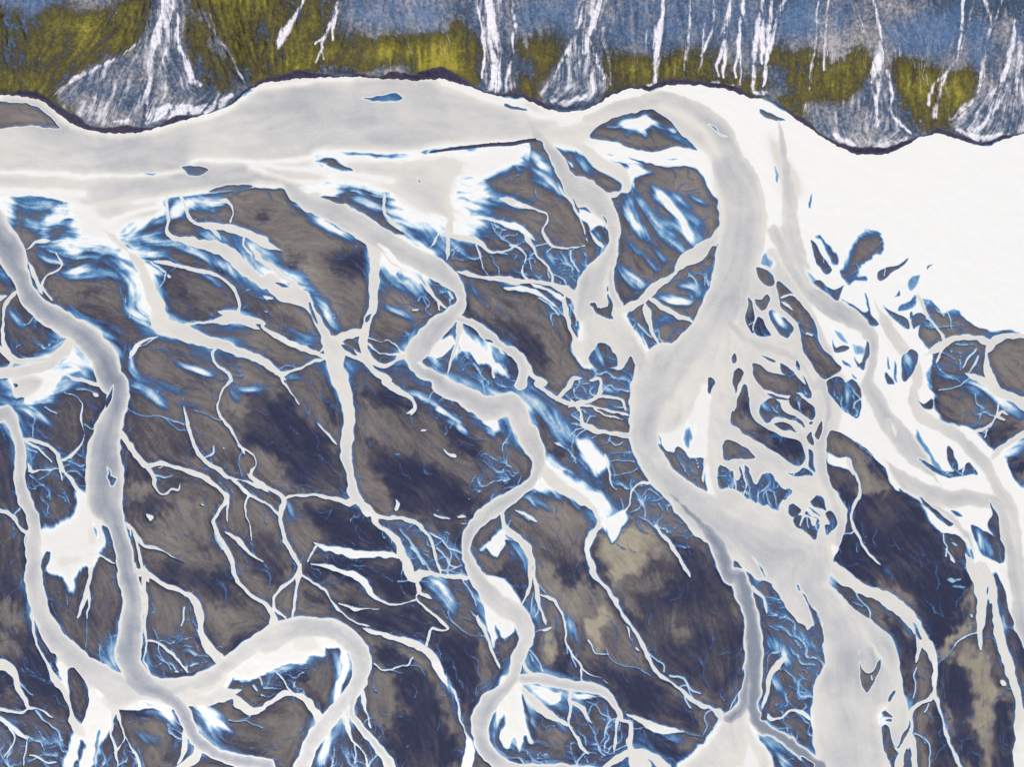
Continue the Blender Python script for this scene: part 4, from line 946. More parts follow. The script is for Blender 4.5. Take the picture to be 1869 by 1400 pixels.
TONES = """
k 12 -0.64 @A1 120,72 128,70 135,77 148,85 153,90 145,95 130,94 123,88 121,80
k 7.5 -0.64 @A1 150,54 160,53 168,58 168,64 158,62
k 9 -0.64 @A1 53,74 60,72 65,70 68,76 60,80 55,78
k 9 -0.56 @A1 147,103 160,98 165,99 158,103
k 9 -0.56 @A1 155,117 163,118 170,125 168,128 158,124
k 9 -0.56 @A1 170,75 187,80 200,92 180,92 171,87
k 10.5 -0.32 @A1 114,115 128,118 140,124 128,123
k 10.5 -0.64 @A1 180,20 190,18 192,23 186,26
k 15 -0.48 @A1 128,133 140,135 150,142 128,142
k 12 -0.56 @A1 -5,52 3,56 6,66 9,76 0,75 -5,75
k 12 -0.48 @A1 -5,122 5,126 5,132 -5,130
k 9 -0.4 @A1 12,85 20,90 18,88 30,102 24,100
k 10.5 -0.48 @A1 40,118 42,114 38,123 25,121 10,118
n 18 0.33 @A1 35,67 65,64 60,70 40,72
n 18 0.26 @A1 65,75 85,80 90,88 75,88
n 15 0.2 @A1 100,35 150,45 165,55 140,55 118,48
k 15 -0.72 @B1 22,56 30,48 36,50 32,60 36,67 28,66 23,60
k 15 -0.76 @B1 45,50 55,47 75,47 82,52 82,62 72,66 60,63 50,56
k 15 -0.72 @B1 -5,80 8,80 13,84 12,89 5,91 -5,90
k 13.5 -0.72 @B1 5,93 20,91 32,97 35,100 22,98
k 10.5 -0.72 @B1 151,79 157,79 155,88 152,90 150,84
k 15 -0.56 @B1 177,93 185,98 187,112 180,105
k 27 -0.4 @B1 88,100 115,97 112,112 95,110
k 21 -0.48 @B1 105,36 125,36 140,40 125,41 108,38
k 18 -0.48 @B1 110,80 128,80 126,92 118,92
k 21 -0.48 @B1 145,45 160,50 163,60 148,56
k 15 -0.56 @C1 -3,94 10,97 19,104 26,118 30,132 15,125 5,112
k 21 -0.4 @C1 82,70 95,76 92,83 82,80
k 21 -0.4 @C1 143,45 150,48 146,65 143,55
n 30 0.23 @C1 0,18 20,18 24,26 26,38 15,33 0,26
n 21 0.33 @C1 0,82 12,88 25,100 38,118 42,134 34,132 22,106 8,96 -4,90
k 18 -0.64 @A2 88,57 98,58 103,64 108,72 90,74
k 9 -0.72 @A2 110,70 123,71 127,77 115,79
k 9 -0.76 @A2 90,86 105,83 120,86 123,92 114,100 100,103 90,95
k 15 -0.72 @A2 124,43 132,44 137,52 130,56 124,50
k 13.5 -0.48 @A2 140,46 148,48 147,55 142,53
k 12 -0.64 @A2 150,55 165,57 168,64 158,62
k 10.5 -0.64 @A2 132,79 145,85 140,88 132,83
k 10.5 -0.72 @A2 140,92 147,96 146,101 141,98
k 18 -0.56 @A2 135,112 150,117 147,125 136,118
k 15 -0.72 @A2 110,128 130,132 127,142 106,142
k 12 -0.72 @A2 173,12 190,11 190,52 178,45 168,35 160,28 163,24 175,26 181,26
k 21 -0.4 @A2 -5,0 5,10 2,22 -5,24
k 21 -0.48 @A2 -5,35 8,40 10,60 8,70 -5,60
k 36 -0.4 @A2 -5,62 11,70 12,95 -5,88
k 21 -0.48 @A2 22,30 40,33 55,40 54,52 40,48 25,42
k 18 -0.4 @A2 24,68 38,78 40,88 28,90 22,80
k 36 -0.56 @A2 -5,100 15,110 17,130 14,140 -5,140
k 21 -0.4 @A2 98,123 112,128 110,142 104,135
n 15 0.26 @A2 124,88 134,88 132,100 120,115 108,116 120,103
n 18 0.2 @A2 112,103 125,115 135,125 140,128 120,122
n 15 0.39 @A2 162,18 172,15 178,25 168,26
n 15 0.26 @A2 165,95 185,85 187,110 175,108 168,104
n 12 0.33 @A2 90,74 110,77 115,82 92,80
k 18 -1 @B2 -5,20 10,13 25,13 33,24 38,31 48,39 56,46 62,55 64,68 66,80 60,81 45,77 25,75 18,66 12,58 5,52 -5,48
n 15 0.2 @B2 -2,52 8,52 20,64 15,70 2,64
n 15 0.16 @B2 30,10 50,12 57,10 58,30 52,40 40,28
k 10.5 -1 @B2 55,1 58,5 60,18 60,30 56,32 53,22 57,12
k 10.5 -0.95 @B2 73,10 80,7 90,8 100,9 108,15 112,20 105,22 90,20 77,16
k 18 -1 @B2 78,42 86,46 100,54 115,58 128,64 145,70 150,78 158,86 157,92 150,94 125,97 106,94 98,90 88,75 81,58
k 12 -0.9 @B2 129,25 140,33 150,42 155,50 152,55 145,52 135,42
n 12 0.23 @B2 75,36 82,40 88,46 80,44
n 12 0.26 @B2 82,60 88,75 97,90 92,88 82,75
k 13.5 -1 @B2 37,92 50,90 68,93 80,100 92,112 95,119 75,121 55,117 45,108
k 15 -0.9 @B2 122,100 145,103 148,112 146,122 138,118 130,108
k 12 -1 @B2 39,131 55,130 95,133 108,138 104,142 40,142
k 21 -0.6 @B2 -3,105 10,108 18,118 20,135 10,140 -3,130
n 18 0.26 @B2 0,88 12,92 16,100 10,112 0,110
n 12 0.26 @B2 26,92 38,105 50,115 45,117 30,108
k 21 -0.8 @B2 150,35 158,42 165,60 160,62 155,52
k 9 -0.9 @B2 128,91 140,93 152,92 150,97 135,98
k 18 -0.9 @B2 176,68 186,72 185,78 178,76
n 30 0.13 @B2 115,35 128,30 133,45 120,50
k 6 -0.9 @C2 28,49 38,50 43,56 40,58 32,56
k 18 -0.7 @C2 20,108 33,113 45,125 52,133 55,142 35,142 32,125
n 16 1.2 @C2 66,110 85,108 105,108 100,125 80,140 68,130
n 21 0.5 @C2 15,88 40,92 58,100 58,108 40,110 22,105
n 15 0.3 @C2 40,115 50,120 56,125 58,140 52,130
k 21 -0.8 @C2 98,128 112,128 125,140 90,142 100,138
k 9 -0.95 @C2 117,116 130,117 140,125 150,142 130,142
k 9 -0.9 @C2 60,128 66,130 72,142 66,142
k 15 -0.8 @C2 164,14 172,12 172,28 163,28
k 12 -0.8 @C2 180,40 190,35 190,50 182,46
k 18 -0.5 @C2 -3,128 5,124 12,135 10,142 -3,142
k 18 -0.5 @C2 10,100 5,95 22,110 30,128 35,142 25,130
k 12 -0.8 @D1 -5,92 4,96 8,108 -5,108
k 21 -0.3 @D1 14,68 40,100 44,118 56,130 46,139 28,110 24,92
n 24 0.25 @D1 120,85 140,88 155,99 140,104 132,104
n 15 0.3 @D1 117,108 124,104 126,107 119,113
n 21 0.3 @D1 168,124 187,122 187,138 172,136
k 9 -1 @D2 60,84 75,80 90,77 95,80 110,90 115,103 125,112 130,122 128,132 145,135 140,142 92,142 78,124 66,105 65,92
k 7.5 -1 @D2 3,38 15,38 26,45 30,55 28,62 18,57 5,46
k 9 -0.9 @D2 25,17 38,19 37,26 28,23
k 7.5 -1 @D2 164,33 182,32 176,45 168,53 160,45
k 9 -0.9 @D2 76,60 86,60 90,70 80,67
k 12 -1 @D2 56,112 65,110 80,130 88,142 52,142 51,131
k 12 -0.8 @D2 60,73 66,80 66,88 63,98 60,95 57,84
k 6 -1 @D2 180,57 190,54 190,70 182,73
k 10.5 -0.6 @D2 50,8 56,8 57,14 52,12
n 9 0.7 @D2 68,60 75,60 78,68 88,76 90,80 78,83 71,90 70,75
n 9 0.3 @D2 48,42 60,42 72,50 80,56 74,60 60,56 50,54
n 15 0.3 @D2 126,15 145,15 160,20 165,30 150,33 135,28
k 30 -0.9 @A3 -5,10 12,10 17,22 22,45 28,60 38,75 45,90 44,98 35,96 25,88 18,75 10,64 -5,62
n 21 0.2 @A3 0,48 10,52 12,60 4,63 -3,58
n 18 0.065 @A3 -5,25 10,22 18,38 5,42
k 15 -0.9 @A3 130,6 140,2 165,0 166,22 158,32 148,25 140,16
k 15 -0.8 @A3 165,50 172,43 180,47 166,60
k 12 -0.8 @A3 170,14 175,22 174,28 168,22
n 24 0.2 @A3 104,10 120,18 138,28 138,45 120,38 106,25
n 24 0.065 @A3 65,8 80,2 83,30 78,48 70,60 65,40
n 15 0.26 @A3 148,28 165,32 165,50 155,45
n 15 0.2 @A3 98,105 118,108 115,118 100,115
n 15 0.33 @A3 108,130 118,128 118,140 104,140
k 15 -0.7 @A3 85,100 105,100 102,103 88,103
k 18 -0.7 @A3 120,115 124,122 124,132 118,136
k 15 -0.8 @A3 -5,68 6,72 10,85 -5,95
n 18 0.13 @A3 4,85 12,88 16,97 5,98
k 15 -0.6 @A3 150,112 165,120 187,128 170,132
k 12 -1 @B3 84,58 86,53 98,53 110,58 112,66 100,70 92,67
k 13.5 -1 @B3 100,74 112,69 122,76 130,90 135,108 139,118 144,116 146,122 143,142 108,142 95,128 88,112 108,102 100,88
k 13.5 -1 @B3 62,20 80,27 95,28 115,25 120,30 130,38 138,45 132,46 125,50 120,53 105,47 82,40 66,30
k 13.5 -1 @B3 126,58 130,48 140,44 143,45 155,48 160,65 160,85 152,105 148,100 143,85 136,70
k 12 -1 @B3 84,0 112,0 114,12 110,20 97,23 88,16
k 10.5 -0.9 @B3 0,-2 28,-2 22,5 12,10 5,5
k 10.5 -0.9 @B3 36,15 50,20 56,26 48,24 38,22
k 10.5 -0.9 @B3 20,73 34,70 35,78 25,83 18,88 0,92 12,82
k 12 -0.8 @B3 35,88 45,90 50,97 50,102 44,95
k 12 -0.7 @B3 4,103 14,97 25,100 20,104 8,106
n 18 0.2 @B3 5,106 30,103 38,112 25,122 12,118
n 15 0.2 @B3 82,75 95,72 102,88 95,88 86,84
n 12 0.26 @B3 85,104 98,104 95,110 86,108
n 7.5 0.33 @B3 158,48 164,47 165,70 168,80 162,85 160,65
n 7.5 0.33 @B3 85,49 105,52 115,58 122,62 128,75 134,90 138,108 142,112 140,118 135,105 130,88 124,72 112,62 98,53
k 24 -0.95 @C3 75,22 90,18 112,12 125,3 155,3 160,25 166,45 168,62 160,80 153,98 148,95 138,85 128,80 115,73 108,66 98,52 88,38
k 15 -0.95 @C3 62,62 80,72 92,70 105,78 120,90 132,100 138,115 130,113 112,105 95,102 82,90 72,78
k 9 -0.95 @C3 33,40 38,45 42,60 42,75 35,70 34,50
k 12 -0.9 @C3 35,-2 58,-2 57,10 48,18 40,12
k 12 -0.9 @C3 89,113 105,117 118,125 130,133 122,140 105,135 90,122
k 12 -0.9 @C3 -3,-3 10,-2 13,14 9,19 -3,8
k 6 -0.7 @C3 51,34 55,32 55,50 52,55 51,48
k 9 -0.9 @C3 31,116 35,117 35,124 32,125
k 10.5 -0.9 @C3 43,125 48,127 52,132 46,140 43,135
n 6 1.2 @C3 61,28 69,20 70,40 66,57 62,52 56,46 57,34
n 7 1.1 @C3 26,48 32,42 35,55 34,64 29,67 25,60
n 8 1.2 @C3 74,-3 98,-3 84,4 78,9 73,3
n 9 0.3 @C3 80,22 90,25 98,30 96,32 84,27
n 18 0.4 @C3 24,-3 33,-3 38,20 52,22 52,32 42,30 30,15
n 21 0 @C3 115,40 122,38 130,48 124,52
n 12 0.5 @C3 118,121 128,124 134,130 125,128
n 12 0.4 @C3 28,110 42,112 43,125 36,130 28,125
k 12 -1 @D3 60,1 85,-3 142,-3 149,10 147,24 140,36 128,55 124,58 118,47 108,30 98,16 88,8 72,8
k 9 -1 @D3 85,33 97,36 106,46 109,60 107,80 105,92 101,82 98,62 91,45
k 6 -1 @D3 123,95 127,96 133,118 138,138 136,142 122,142
k 12 -1 @D3 127,70 135,63 141,63 145,72 149,85 152,100 152,116 150,118 158,122 156,142 146,140 137,125 133,105 128,88
k 7.5 -1 @D3 166,95 170,89 174,87 177,95 178,115 178,142 166,142 164,120
k 7.5 -0.9 @D3 162,72 165,68 168,76 170,82 165,82
k 15 -0.6 @D3 175,44 190,60 190,85 182,68
n 7 1.1 @D3 141,63 150,57 158,60 162,66 164,80 168,84 163,95 162,110 166,118 160,122 163,142 159,142 156,122 150,118 152,112 152,90 148,75
n 7 1.0 @D3 138,45 144,38 149,32 148,22 150,10 153,12 153,25 149,36 152,44 142,52 126,64 124,60
n 9 0.5 @D3 70,10 85,14 98,16 105,26 100,22 85,18 74,14
n 7.5 0.4 @D3 133,100 137,125 140,132 135,125 130,100
n 9 0.5 @D3 172,85 177,90 179,110 178,140 180,120 176,85
n 10.5 0.5 @D3 90,-2 95,8 98,14 94,5
"""
HILL = """
m 10 .9 @A0 -10,10 25,16 40,8 60,5 110,-5 105,12 100,27 88,38 70,45 45,58 25,66 -10,66
m 6 .8 @A0 12,64 45,57 30,66 35,75 50,78 45,83 30,70
m 3 .95 @A0 66,86 76,76 86,67 85,75 88,86 78,87
m 8 .8 @A0 130,-5 190,-5 190,56 178,54 165,44 155,28 145,8
m 4 .95 @A0 140,56 165,58 168,64 150,66
m 6 .55 @A0 131,10 145,15 150,35 160,50 140,57 134,45
m 12 .9 @B0 -5,-5 65,-5 70,22 100,28 125,32 140,25 150,16 158,25 164,45 163,55 140,51 100,51 40,50 0,57
m 8 .95 @B0 -5,32 40,35 55,42 40,48 0,54
m 10 .95 @B0 60,38 105,38 120,48 90,51 60,48
m 10 .95 @B0 128,32 155,22 163,45 162,54 140,49 125,48
m 6 .8 @B0 180,30 183,45 180,55
m 10 .95 @C0 9,28 25,22 44,28 40,40 30,58 22,72 4,72 8,40
m 12 .9 @C0 74,36 90,32 105,34 130,36 150,34 170,40 187,38 187,72 160,66 120,64 78,68
m 8 .95 @C0 80,42 104,42 104,55 85,55
m 8 .95 @C0 110,42 124,40 124,54 110,55
m 12 .95 @D0 5,36 30,38 60,36 78,42 70,60 60,74 35,76 10,76 -8,72 -8,36
m 8 .9 @D0 95,40 110,44 128,48 150,52 148,78 132,86 120,90 110,92 100,86 96,70
m 8 .95 @D0 100,58 120,55 117,68 103,68
m 6 .95 @D0 130,68 148,62 144,78 132,80
m 4 .9 @D0 158,88 170,87 170,94 161,96
m 4 .95 @D0 110,90 125,88 135,93 145,97 130,93 112,95
m 4 .95 @D0 16,70 22,73 20,75
f fan_a 7 .62 @A0 110,-5 129,-5 131,30 135,50 142,62 165,65 172,68 150,78 120,88 100,91 75,89 50,82 35,68 45,58 70,45 88,38 100,27 105,12
f fan_b 6 .8 @C0 50,-5 74,-5 66,20 65,30 72,50 80,57 60,72 45,77 30,72 25,66 30,60 40,40 50,20
f fan_c 7 .55 @D0 82,34 92,36 94,55 97,70 100,90 106,97 98,106 80,109 65,107 50,97 35,85 22,75 40,70 60,69 70,60 77,50
f fan_d 7 .75 @D0 178,25 192,25 192,92 170,97 158,101 140,94 132,85 142,80 150,65 157,45 165,60 172,45
f fan_e 5 .9 @B0 159,-5 176,-5 177,30 181,45 188,62 178,66 165,62 166,45 162,25
h fan_a .9 @A0 118,-5,16 118,10,12 110,30,8 105,60,5 105,88,4
h fan_a .95 @A0 126,10,4 127,30,4 133,45,6 137,58,8 142,60,5
h fan_a 1.0 @A0 105,86,7 115,80,12 135,78,10 155,74,9 165,67,4
h fan_a .8 @A0 92,86,5 80,86,3
h fan_a .7 @A0 100,28,3 85,40,3 70,47,4 50,58,5
h fan_a .6 @A0 118,35,3 113,50,3 108,62,2
h fan_a -.7 @A0 85,40,4 78,55,6 65,65,8 50,75,8
h fan_a -.6 @A0 117,15,3 115,35,3
h fan_a -.5 @A0 98,50,8 95,65,8 88,80,6
h fan_a -.5 @A0 120,45,4 122,60,5
h purple .5 @A0 143,8,2 152,22,4 163,40,4 172,53,6
h purple .3 @A0 150,10,8 155,35,6
h tongue 1.1 @B0 37,-1,2 33,8,3.5 28,15,6 24,21,9 21,28,8 19,33,5
h rivulet .95 @B0 62,-3,2 59,12,3 54,20,2.2 51,27,1.8 45,31,1
h rivulet .9 @B0 60,12,2 57,20,2 57,28,1.2
h rivulet .9 @B0 51,27,1.5 49,36,1.2 46,44,.8
h rivulet .8 @B0 49,36,1 51,43,.8
h fan_e .95 @B0 168,-5,8 170,20,10 172,40,10 173,60,12
h fan_e 1 @B0 160,-3,1.5 162,20,1.5 165,42,1.5 163,55,1
h gully_a .95 @C0 6,-3,2 7,12,3.5 8,19,5 6,28,3 6,40,2 3,52,5 2,62,6
h fan_b 1 @C0 69,-3,6 62,18,7 57,35,6 54,45,3
h fan_b .9 @C0 62,30,4 67,45,5 71,55,4
h fan_b .8 @C0 45,35,3 35,58,3
h fan_b .9 @C0 35,72,8 45,73,8 58,68,6
h fan_b -.5 @C0 55,40,3 56,65,4
h streak_a .5 @C0 70,20,4 74,42,3 76,55,2
h streak_a .95 @C0 114,-3,2 111,15,6 108,33,7 107,48,5 107,62,5
h streak_a .4 @C0 102,20,2 101,38,2
h streak_b .8 @C0 132,-3,1 131,20,3 129,40,5 128,50,3
h streak_c .6 @C0 142,15,2 140,45,3 138,52,2
h streak_d .85 @C0 149,-3,3 147,22,3 140,40,2
h streak_d .95 @C0 161,-3,3 157,20,5 155,35,6 151,45,2 153,54,1.2
h streak_d .9 @C0 156,33,3 156,55,2
h streak_e .9 @C0 170,-3,3 167,25,4 166,37,3 164,48,1.2 164,55,1
h streak_e .85 @C0 167,36,2 168,50,1.2 167,60,1
h streak_f .98 @C0 184,-3,4 181,18,5 178,38,5 177,50,4 177,63,3
h streak_f .9 @D0 1,15,4 1,32,4 0,45,2
h streak_g 1 @D0 9,-3,5 6,20,5 4,40,4 2,60,2
h streak_g .85 @D0 17,-3,5 11,15,5 6,38,3
h streak_h .6 @D0 40,-3,3 39,25,2.5 36,50,3 35,62,1.5
h streak_h .8 @D0 48,-3,2 46,20,1.5 45,45,1.5 45,50,.8
h main_gully 1 @D0 79,-3,3 83,15,3 86,28,4 86,38,8 80,50,8 78,58,4
h main_gully 1 @D0 89,50,3 92,65,4 92,78,3 98,87,2.5 107,94,2
h main_gully .9 @D0 52,96,4 62,102,6 72,106,5
h main_gully .9 @D0 102,98,6 92,103,8 80,106,6
h main_gully .7 @D0 85,45,4 82,70,6 82,90,5
h streak_i .85 @D0 144,-3,3 142,25,3 138,42,2 127,56,2.5 120,68,3 119,74,4
h streak_i .8 @D0 131,52,2 126,70,4 123,82,7
h streak_j .75 @D0 158,-3,4 162,15,2 160,30,3 157,50,4 155,65,6
h streak_j .8 @D0 171,-3,3 166,12,2 161,25,2
h fan_d .9 @D0 150,72,5 140,82,8 134,85,3
h fan_d 1 @D0 180,15,4 177,38,4 172,53,5 165,65,4
h fan_d .95 @D0 140,92,4 155,98,7 170,95,5
h fan_d .8 @D0 175,60,6 168,75,6 160,92,6
h fan_d .7 @D0 185,40,6 182,60,6 180,85,6
h fan_d .6 @D0 150,5,2 146,22,2 143,35,2
h gulls .8 @C0 57,-3,3 55,10,3 52,20,4
h bankstone .9 @C0 102,61,3 107,61,5
h bankstone .8 @C0 123,57,4 129,57,4
h bankstone .8 @C0 148,59,4 152,59,4
h bankstone .8 @C0 158,61,3 165,62,4
h bankstone .8 @C0 177,65,4 185,66,4
h bankstone .7 @D0 0,64,4 5,65,2
b .8 @A0 -10,-5 25,-5 42,5 30,14 15,20 -10,22
b .9 @B0 112,5 118,1 130,2 135,10 130,18 118,18
b .7 @B0 70,0 110,0 110,20 88,18 74,12
b .6 @B0 110,15 135,15 140,28 120,30
b .8 @D0 15,5 40,-3 40,22 15,24
b .9 @D0 88,20 105,12 130,10 140,5 142,25 130,38 110,40 95,35
b .8 @D0 150,15 160,20 158,45 150,45
b .7 @C0 12,5 50,0 48,20 30,20 15,22
b .4 @C0 74,5 187,5 187,25 74,28
b .9 @D0 179,20 186,18 188,28 183,30
b .6 @D0 50,0 62,5 60,20 50,20
"""
SHORE = "@A0 -80,68 0,68 20,69 28,70.5 40,80 50,88 60,92 75,94.5 88,95 100,94.5 115,90 130,86 150,80 165,74.5 170,70 173,66 176,64 @B0 0,62 10,59 30,56 50,55.5 70,54.5 95,56.5 115,57 135,56.5 150,60.5 165,66 176,69 @C0 0,68 15,70 25,76 40,80 55,79 65,75 78,67 88,63 97,63 103,65 108,62.5 120,60.5 140,61 160,64 175,70 @D0 0,70 10,73 25,85 40,95 55,105 68,110 90,110 100,105 112,98 125,95 140,99 155,104 165,102 187,95 260,90"
# ------------------------------------------------------------------ survey fields
TILES = {}
for _c, _x0, _x in (('A', 0, 0), ('B', 460, 463), ('C', 920, 926), ('D', 1389, 1389)):
    for _r, _y in ((0, 0), (1, 340), (2, 690), (3, 1040)):
        TILES[_c + str(_r)] = (_x0 if _r == 0 else _x, _y)
UNIT = 480 / 186.7
TILES['E0'] = (1330, 420, 3.151); TILES['F0'] = (1330, 690, 3.151)
U0, V0, U1, V1, STEP = -160., -150., 2030., 1550., 1.4
NX, NY = int((U1 - U0) / STEP) + 1, int((V1 - V0) / STEP) + 1
rng = np.random.default_rng(7)

def fft_noise(scale, seed, power=1.0, ny=None, nx=None):
    """smooth isotropic noise, sigma = scale pixels, zero mean, unit deviation"""
    ny, nx = ny or NY, nx or NX
    r = np.random.default_rng(seed).standard_normal((ny, nx)).astype(np.float32)
    return blur(r, scale, True)

def blur(a, s, norm=False):
    ny, nx = a.shape
    fy = np.fft.fftfreq(ny)[:, None]
    fx = np.fft.rfftfreq(nx)[None, :]
    k = np.exp(-2 * (math.pi * s) ** 2 * (fx * fx + fy * fy))
    o = np.fft.irfft2(np.fft.rfft2(a) * k, s=(ny, nx)).astype(np.float32)
    if norm:
        o -= o.mean(); o /= o.std() + 1e-9
    return o

def fractal(s, seed, octs=4, gain=.55):
    o = 0; a = 1; t = 0
    for i in range(octs):
        o = o + a * fft_noise(s / 2 ** i, seed + i); t += a * a; a *= gain
    return o / math.sqrt(t)

def sm(x):
    x = np.clip(x, 0, 1)
    return x * x * (3 - 2 * x)

WX = 1.0 * fft_noise(9, 11) + .7 * fft_noise(3, 12)
WY = 1.0 * fft_noise(9, 13) + .7 * fft_noise(3, 14)
GX = (U0 + STEP * np.arange(NX, dtype=np.float32))[None, :] + WX
GY = (V0 + STEP * np.arange(NY, dtype=np.float32))[:, None] + WY

def parse(toks):
    ox, oy, k = 0, 0, UNIT; pts = []
    for t in toks:
        if t[0] == '@': ox, oy, k = (TILES[t[1:]] + (UNIT,))[:3]; continue
        n = [float(q) for q in t.split(',')]
        pts.append((ox + n[0] * k, oy + n[1] * k, (n[2] if len(n) > 2 else 1.5) * k))
    return np.array(pts, np.float64)

def spline(p, closed=False, d=3.0):
    n = len(p); out = []
    if n == 1: return np.vstack([p, p + [[.5, 0, 0]]])
    for i in range(n if closed else n - 1):
        g = (lambda k: p[k % n]) if closed else (lambda k: p[min(max(k, 0), n - 1)])
        p0, p1, p2, p3 = g(i - 1), g(i), g(i + 1), g(i + 2)
        if not closed and i == 0: p0 = 2 * p1 - p2
        if not closed and i == n - 2: p3 = 2 * p2 - p1
        L = max(np.hypot(*(p2 - p1)[:2]), 1e-6)
        m = max(1, int(L / d))
        # centripetal Catmull-Rom keeps corners tight
        t0 = 0; t1 = t0 + max(np.hypot(*(p1 - p0)[:2]), 1e-3) ** .5
        t2 = t1 + L ** .5; t3 = t2 + max(np.hypot(*(p3 - p2)[:2]), 1e-3) ** .5
        for k in range(m):
            t = t1 + (t2 - t1) * k / m
            a1 = (t1 - t) / (t1 - t0) * p0 + (t - t0) / (t1 - t0) * p1
            a2 = (t2 - t) / (t2 - t1) * p1 + (t - t1) / (t2 - t1) * p2
            a3 = (t3 - t) / (t3 - t2) * p2 + (t - t2) / (t3 - t2) * p3
            b1 = (t2 - t) / (t2 - t0) * a1 + (t - t0) / (t2 - t0) * a2
            b2 = (t3 - t) / (t3 - t1) * a2 + (t - t1) / (t3 - t1) * a3
            out.append((t2 - t) / (t2 - t1) * b1 + (t - t1) / (t2 - t1) * b2)
    if not closed: out.append(p[-1])
    q = np.array(out); q[:, 2] = np.maximum(q[:, 2], .4)
    return q

def window(x0, x1, y0, y1):
    i0 = max(0, int((x0 - U0) / STEP)); i1 = min(NX, int((x1 - U0) / STEP) + 2)
    j0 = max(0, int((y0 - V0) / STEP)); j1 = min(NY, int((y1 - V0) / STEP) + 2)
    return (slice(j0, j1), slice(i0, i1)) if i1 > i0 and j1 > j0 else None

FX = np.zeros((NY, NX), np.float32); FY = np.zeros((NY, NX), np.float32)   # doubled-angle flow

def flow_add(pts):
    s = spline(pts)
    d = np.diff(s, axis=0); L = np.hypot(d[:, 0], d[:, 1]); ang = 2 * np.arctan2(d[:, 1], d[:, 0])
    m = (s[1:] + s[:-1]) / 2
    j = ((m[:, 1] - V0) / STEP).astype(int); i = ((m[:, 0] - U0) / STEP).astype(int)
    ok = (j >= 0) & (j < NY) & (i >= 0) & (i < NX)
    wt = L * (1 + s[:-1, 2] * .2)
    np.add.at(FX, (j[ok], i[ok]), (wt * np.cos(ang))[ok]); np.add.at(FY, (j[ok], i[ok]), (wt * np.sin(ang))[ok])

def stroke_q(pts, pad):
    """q = half width - distance, and half width, over the stroke's window"""
    s = spline(pts)
    hw = s[:, 2].max() / 2 + pad + 6
    w = window(s[:, 0].min() - hw, s[:, 0].max() + hw, s[:, 1].min() - hw, s[:, 1].max() + hw)
    if w is None: return None
    gx, gy = GX[w], GY[w]
    q = np.full(gx.shape, -1e3, np.float32); H = np.ones(gx.shape, np.float32)
    jo, io = w[0].start, w[1].start
    for k in range(len(s) - 1):
        a, b = s[k], s[k + 1]
        h = max(a[2], b[2]) / 2 + pad + 5
        ww = window(min(a[0], b[0]) - h, max(a[0], b[0]) + h, min(a[1], b[1]) - h, max(a[1], b[1]) + h)
        if ww is None: continue
        sub = (slice(ww[0].start - jo, ww[0].stop - jo), slice(ww[1].start - io, ww[1].stop - io))
        X, Y = gx[sub] - a[0], gy[sub] - a[1]
        d = b - a; L2 = d[0] ** 2 + d[1] ** 2 + 1e-9
        t = np.clip((X * d[0] + Y * d[1]) / L2, 0, 1)
        hh = (a[2] + t * d[2]) / 2
        dd = hh - np.hypot(X - t * d[0], Y - t * d[1])
        m = dd > q[sub]
        q[sub][m] = dd[m]; H[sub][m] = hh[m]
    return w, q, H

def poly_q(pts, pad):
    s = spline(pts, True, 4.0)
    w = window(s[:, 0].min() - pad, s[:, 0].max() + pad, s[:, 1].min() - pad, s[:, 1].max() + pad)
    if w is None: return None
    gx, gy = GX[w], GY[w]
    inside = np.zeros(gx.shape, bool)
    dist = np.full(gx.shape, 1e3, np.float32)
    jo, io = w[0].start, w[1].start
    n = len(s); pd = max(pad, 4) + 3
    for k in range(n):
        a, b = s[k], s[(k + 1) % n]
        # crossing test over the rows this edge spans
        y0, y1 = min(a[1], b[1]), max(a[1], b[1])
        ww = window(-1e9, 1e9, y0 - 12, y1 + 12)
        if ww is not None and y1 > y0:
            j0, j1 = max(ww[0].start - jo, 0), min(ww[0].stop - jo, gx.shape[0])
            if j1 > j0:
                Y = gy[j0:j1]; X = gx[j0:j1]
                c = ((a[1] > Y) != (b[1] > Y)) & (X < (b[0] - a[0]) * (Y - a[1]) / (b[1] - a[1]) + a[0])
                inside[j0:j1] ^= c
        ww = window(min(a[0], b[0]) - pd, max(a[0], b[0]) + pd, min(a[1], b[1]) - pd, max(a[1], b[1]) + pd)
        if ww is None: continue
        j0, j1 = max(ww[0].start - jo, 0), min(ww[0].stop - jo, gx.shape[0])
        i0, i1 = max(ww[1].start - io, 0), min(ww[1].stop - io, gx.shape[1])
        if j1 <= j0 or i1 <= i0: continue
        sub = (slice(j0, j1), slice(i0, i1))
        X, Y = gx[sub] - a[0], gy[sub] - a[1]
        d = b - a; L2 = d[0] ** 2 + d[1] ** 2 + 1e-9
        t = np.clip((X * d[0] + Y * d[1]) / L2, 0, 1)
        np.minimum(dist[sub], np.hypot(X - t * d[0], Y - t * d[1]), out=dist[sub])
    return w, np.where(inside, dist, -dist)

# ---- foot of the hill
_sh = parse(SHORE.split()); _o = np.argsort(_sh[:, 0])
_us = U0 + STEP * np.arange(NX)
SHV = np.interp(_us, _sh[_o, 0], _sh[_o, 1])
_k = np.exp(-np.linspace(-2, 2, 9) ** 2); _k /= _k.sum()
SHV = np.convolve(np.pad(SHV, 4, mode='edge'), _k, 'valid')
_n = np.random.default_rng(3)
SHV = SHV + np.convolve(_n.standard_normal(NX + 40), np.hanning(14) / 3.2, 'same')[20:20 + NX] * .9
HD = SHV[None, :] - (V0 + STEP * np.arange(NY))[:, None]      # >0 on the hill, photo pixels above the shoreline
HD = HD.astype(np.float32)
for line in WATER.strip().splitlines() + HILL.strip().splitlines():
    T = line.split()
    if T[0] in 'cshrv': flow_add(parse(T[1 if T[0] == 'v' else 2 if T[0] in 'sr' else 4 if T[0] == 'c' else 3:]))

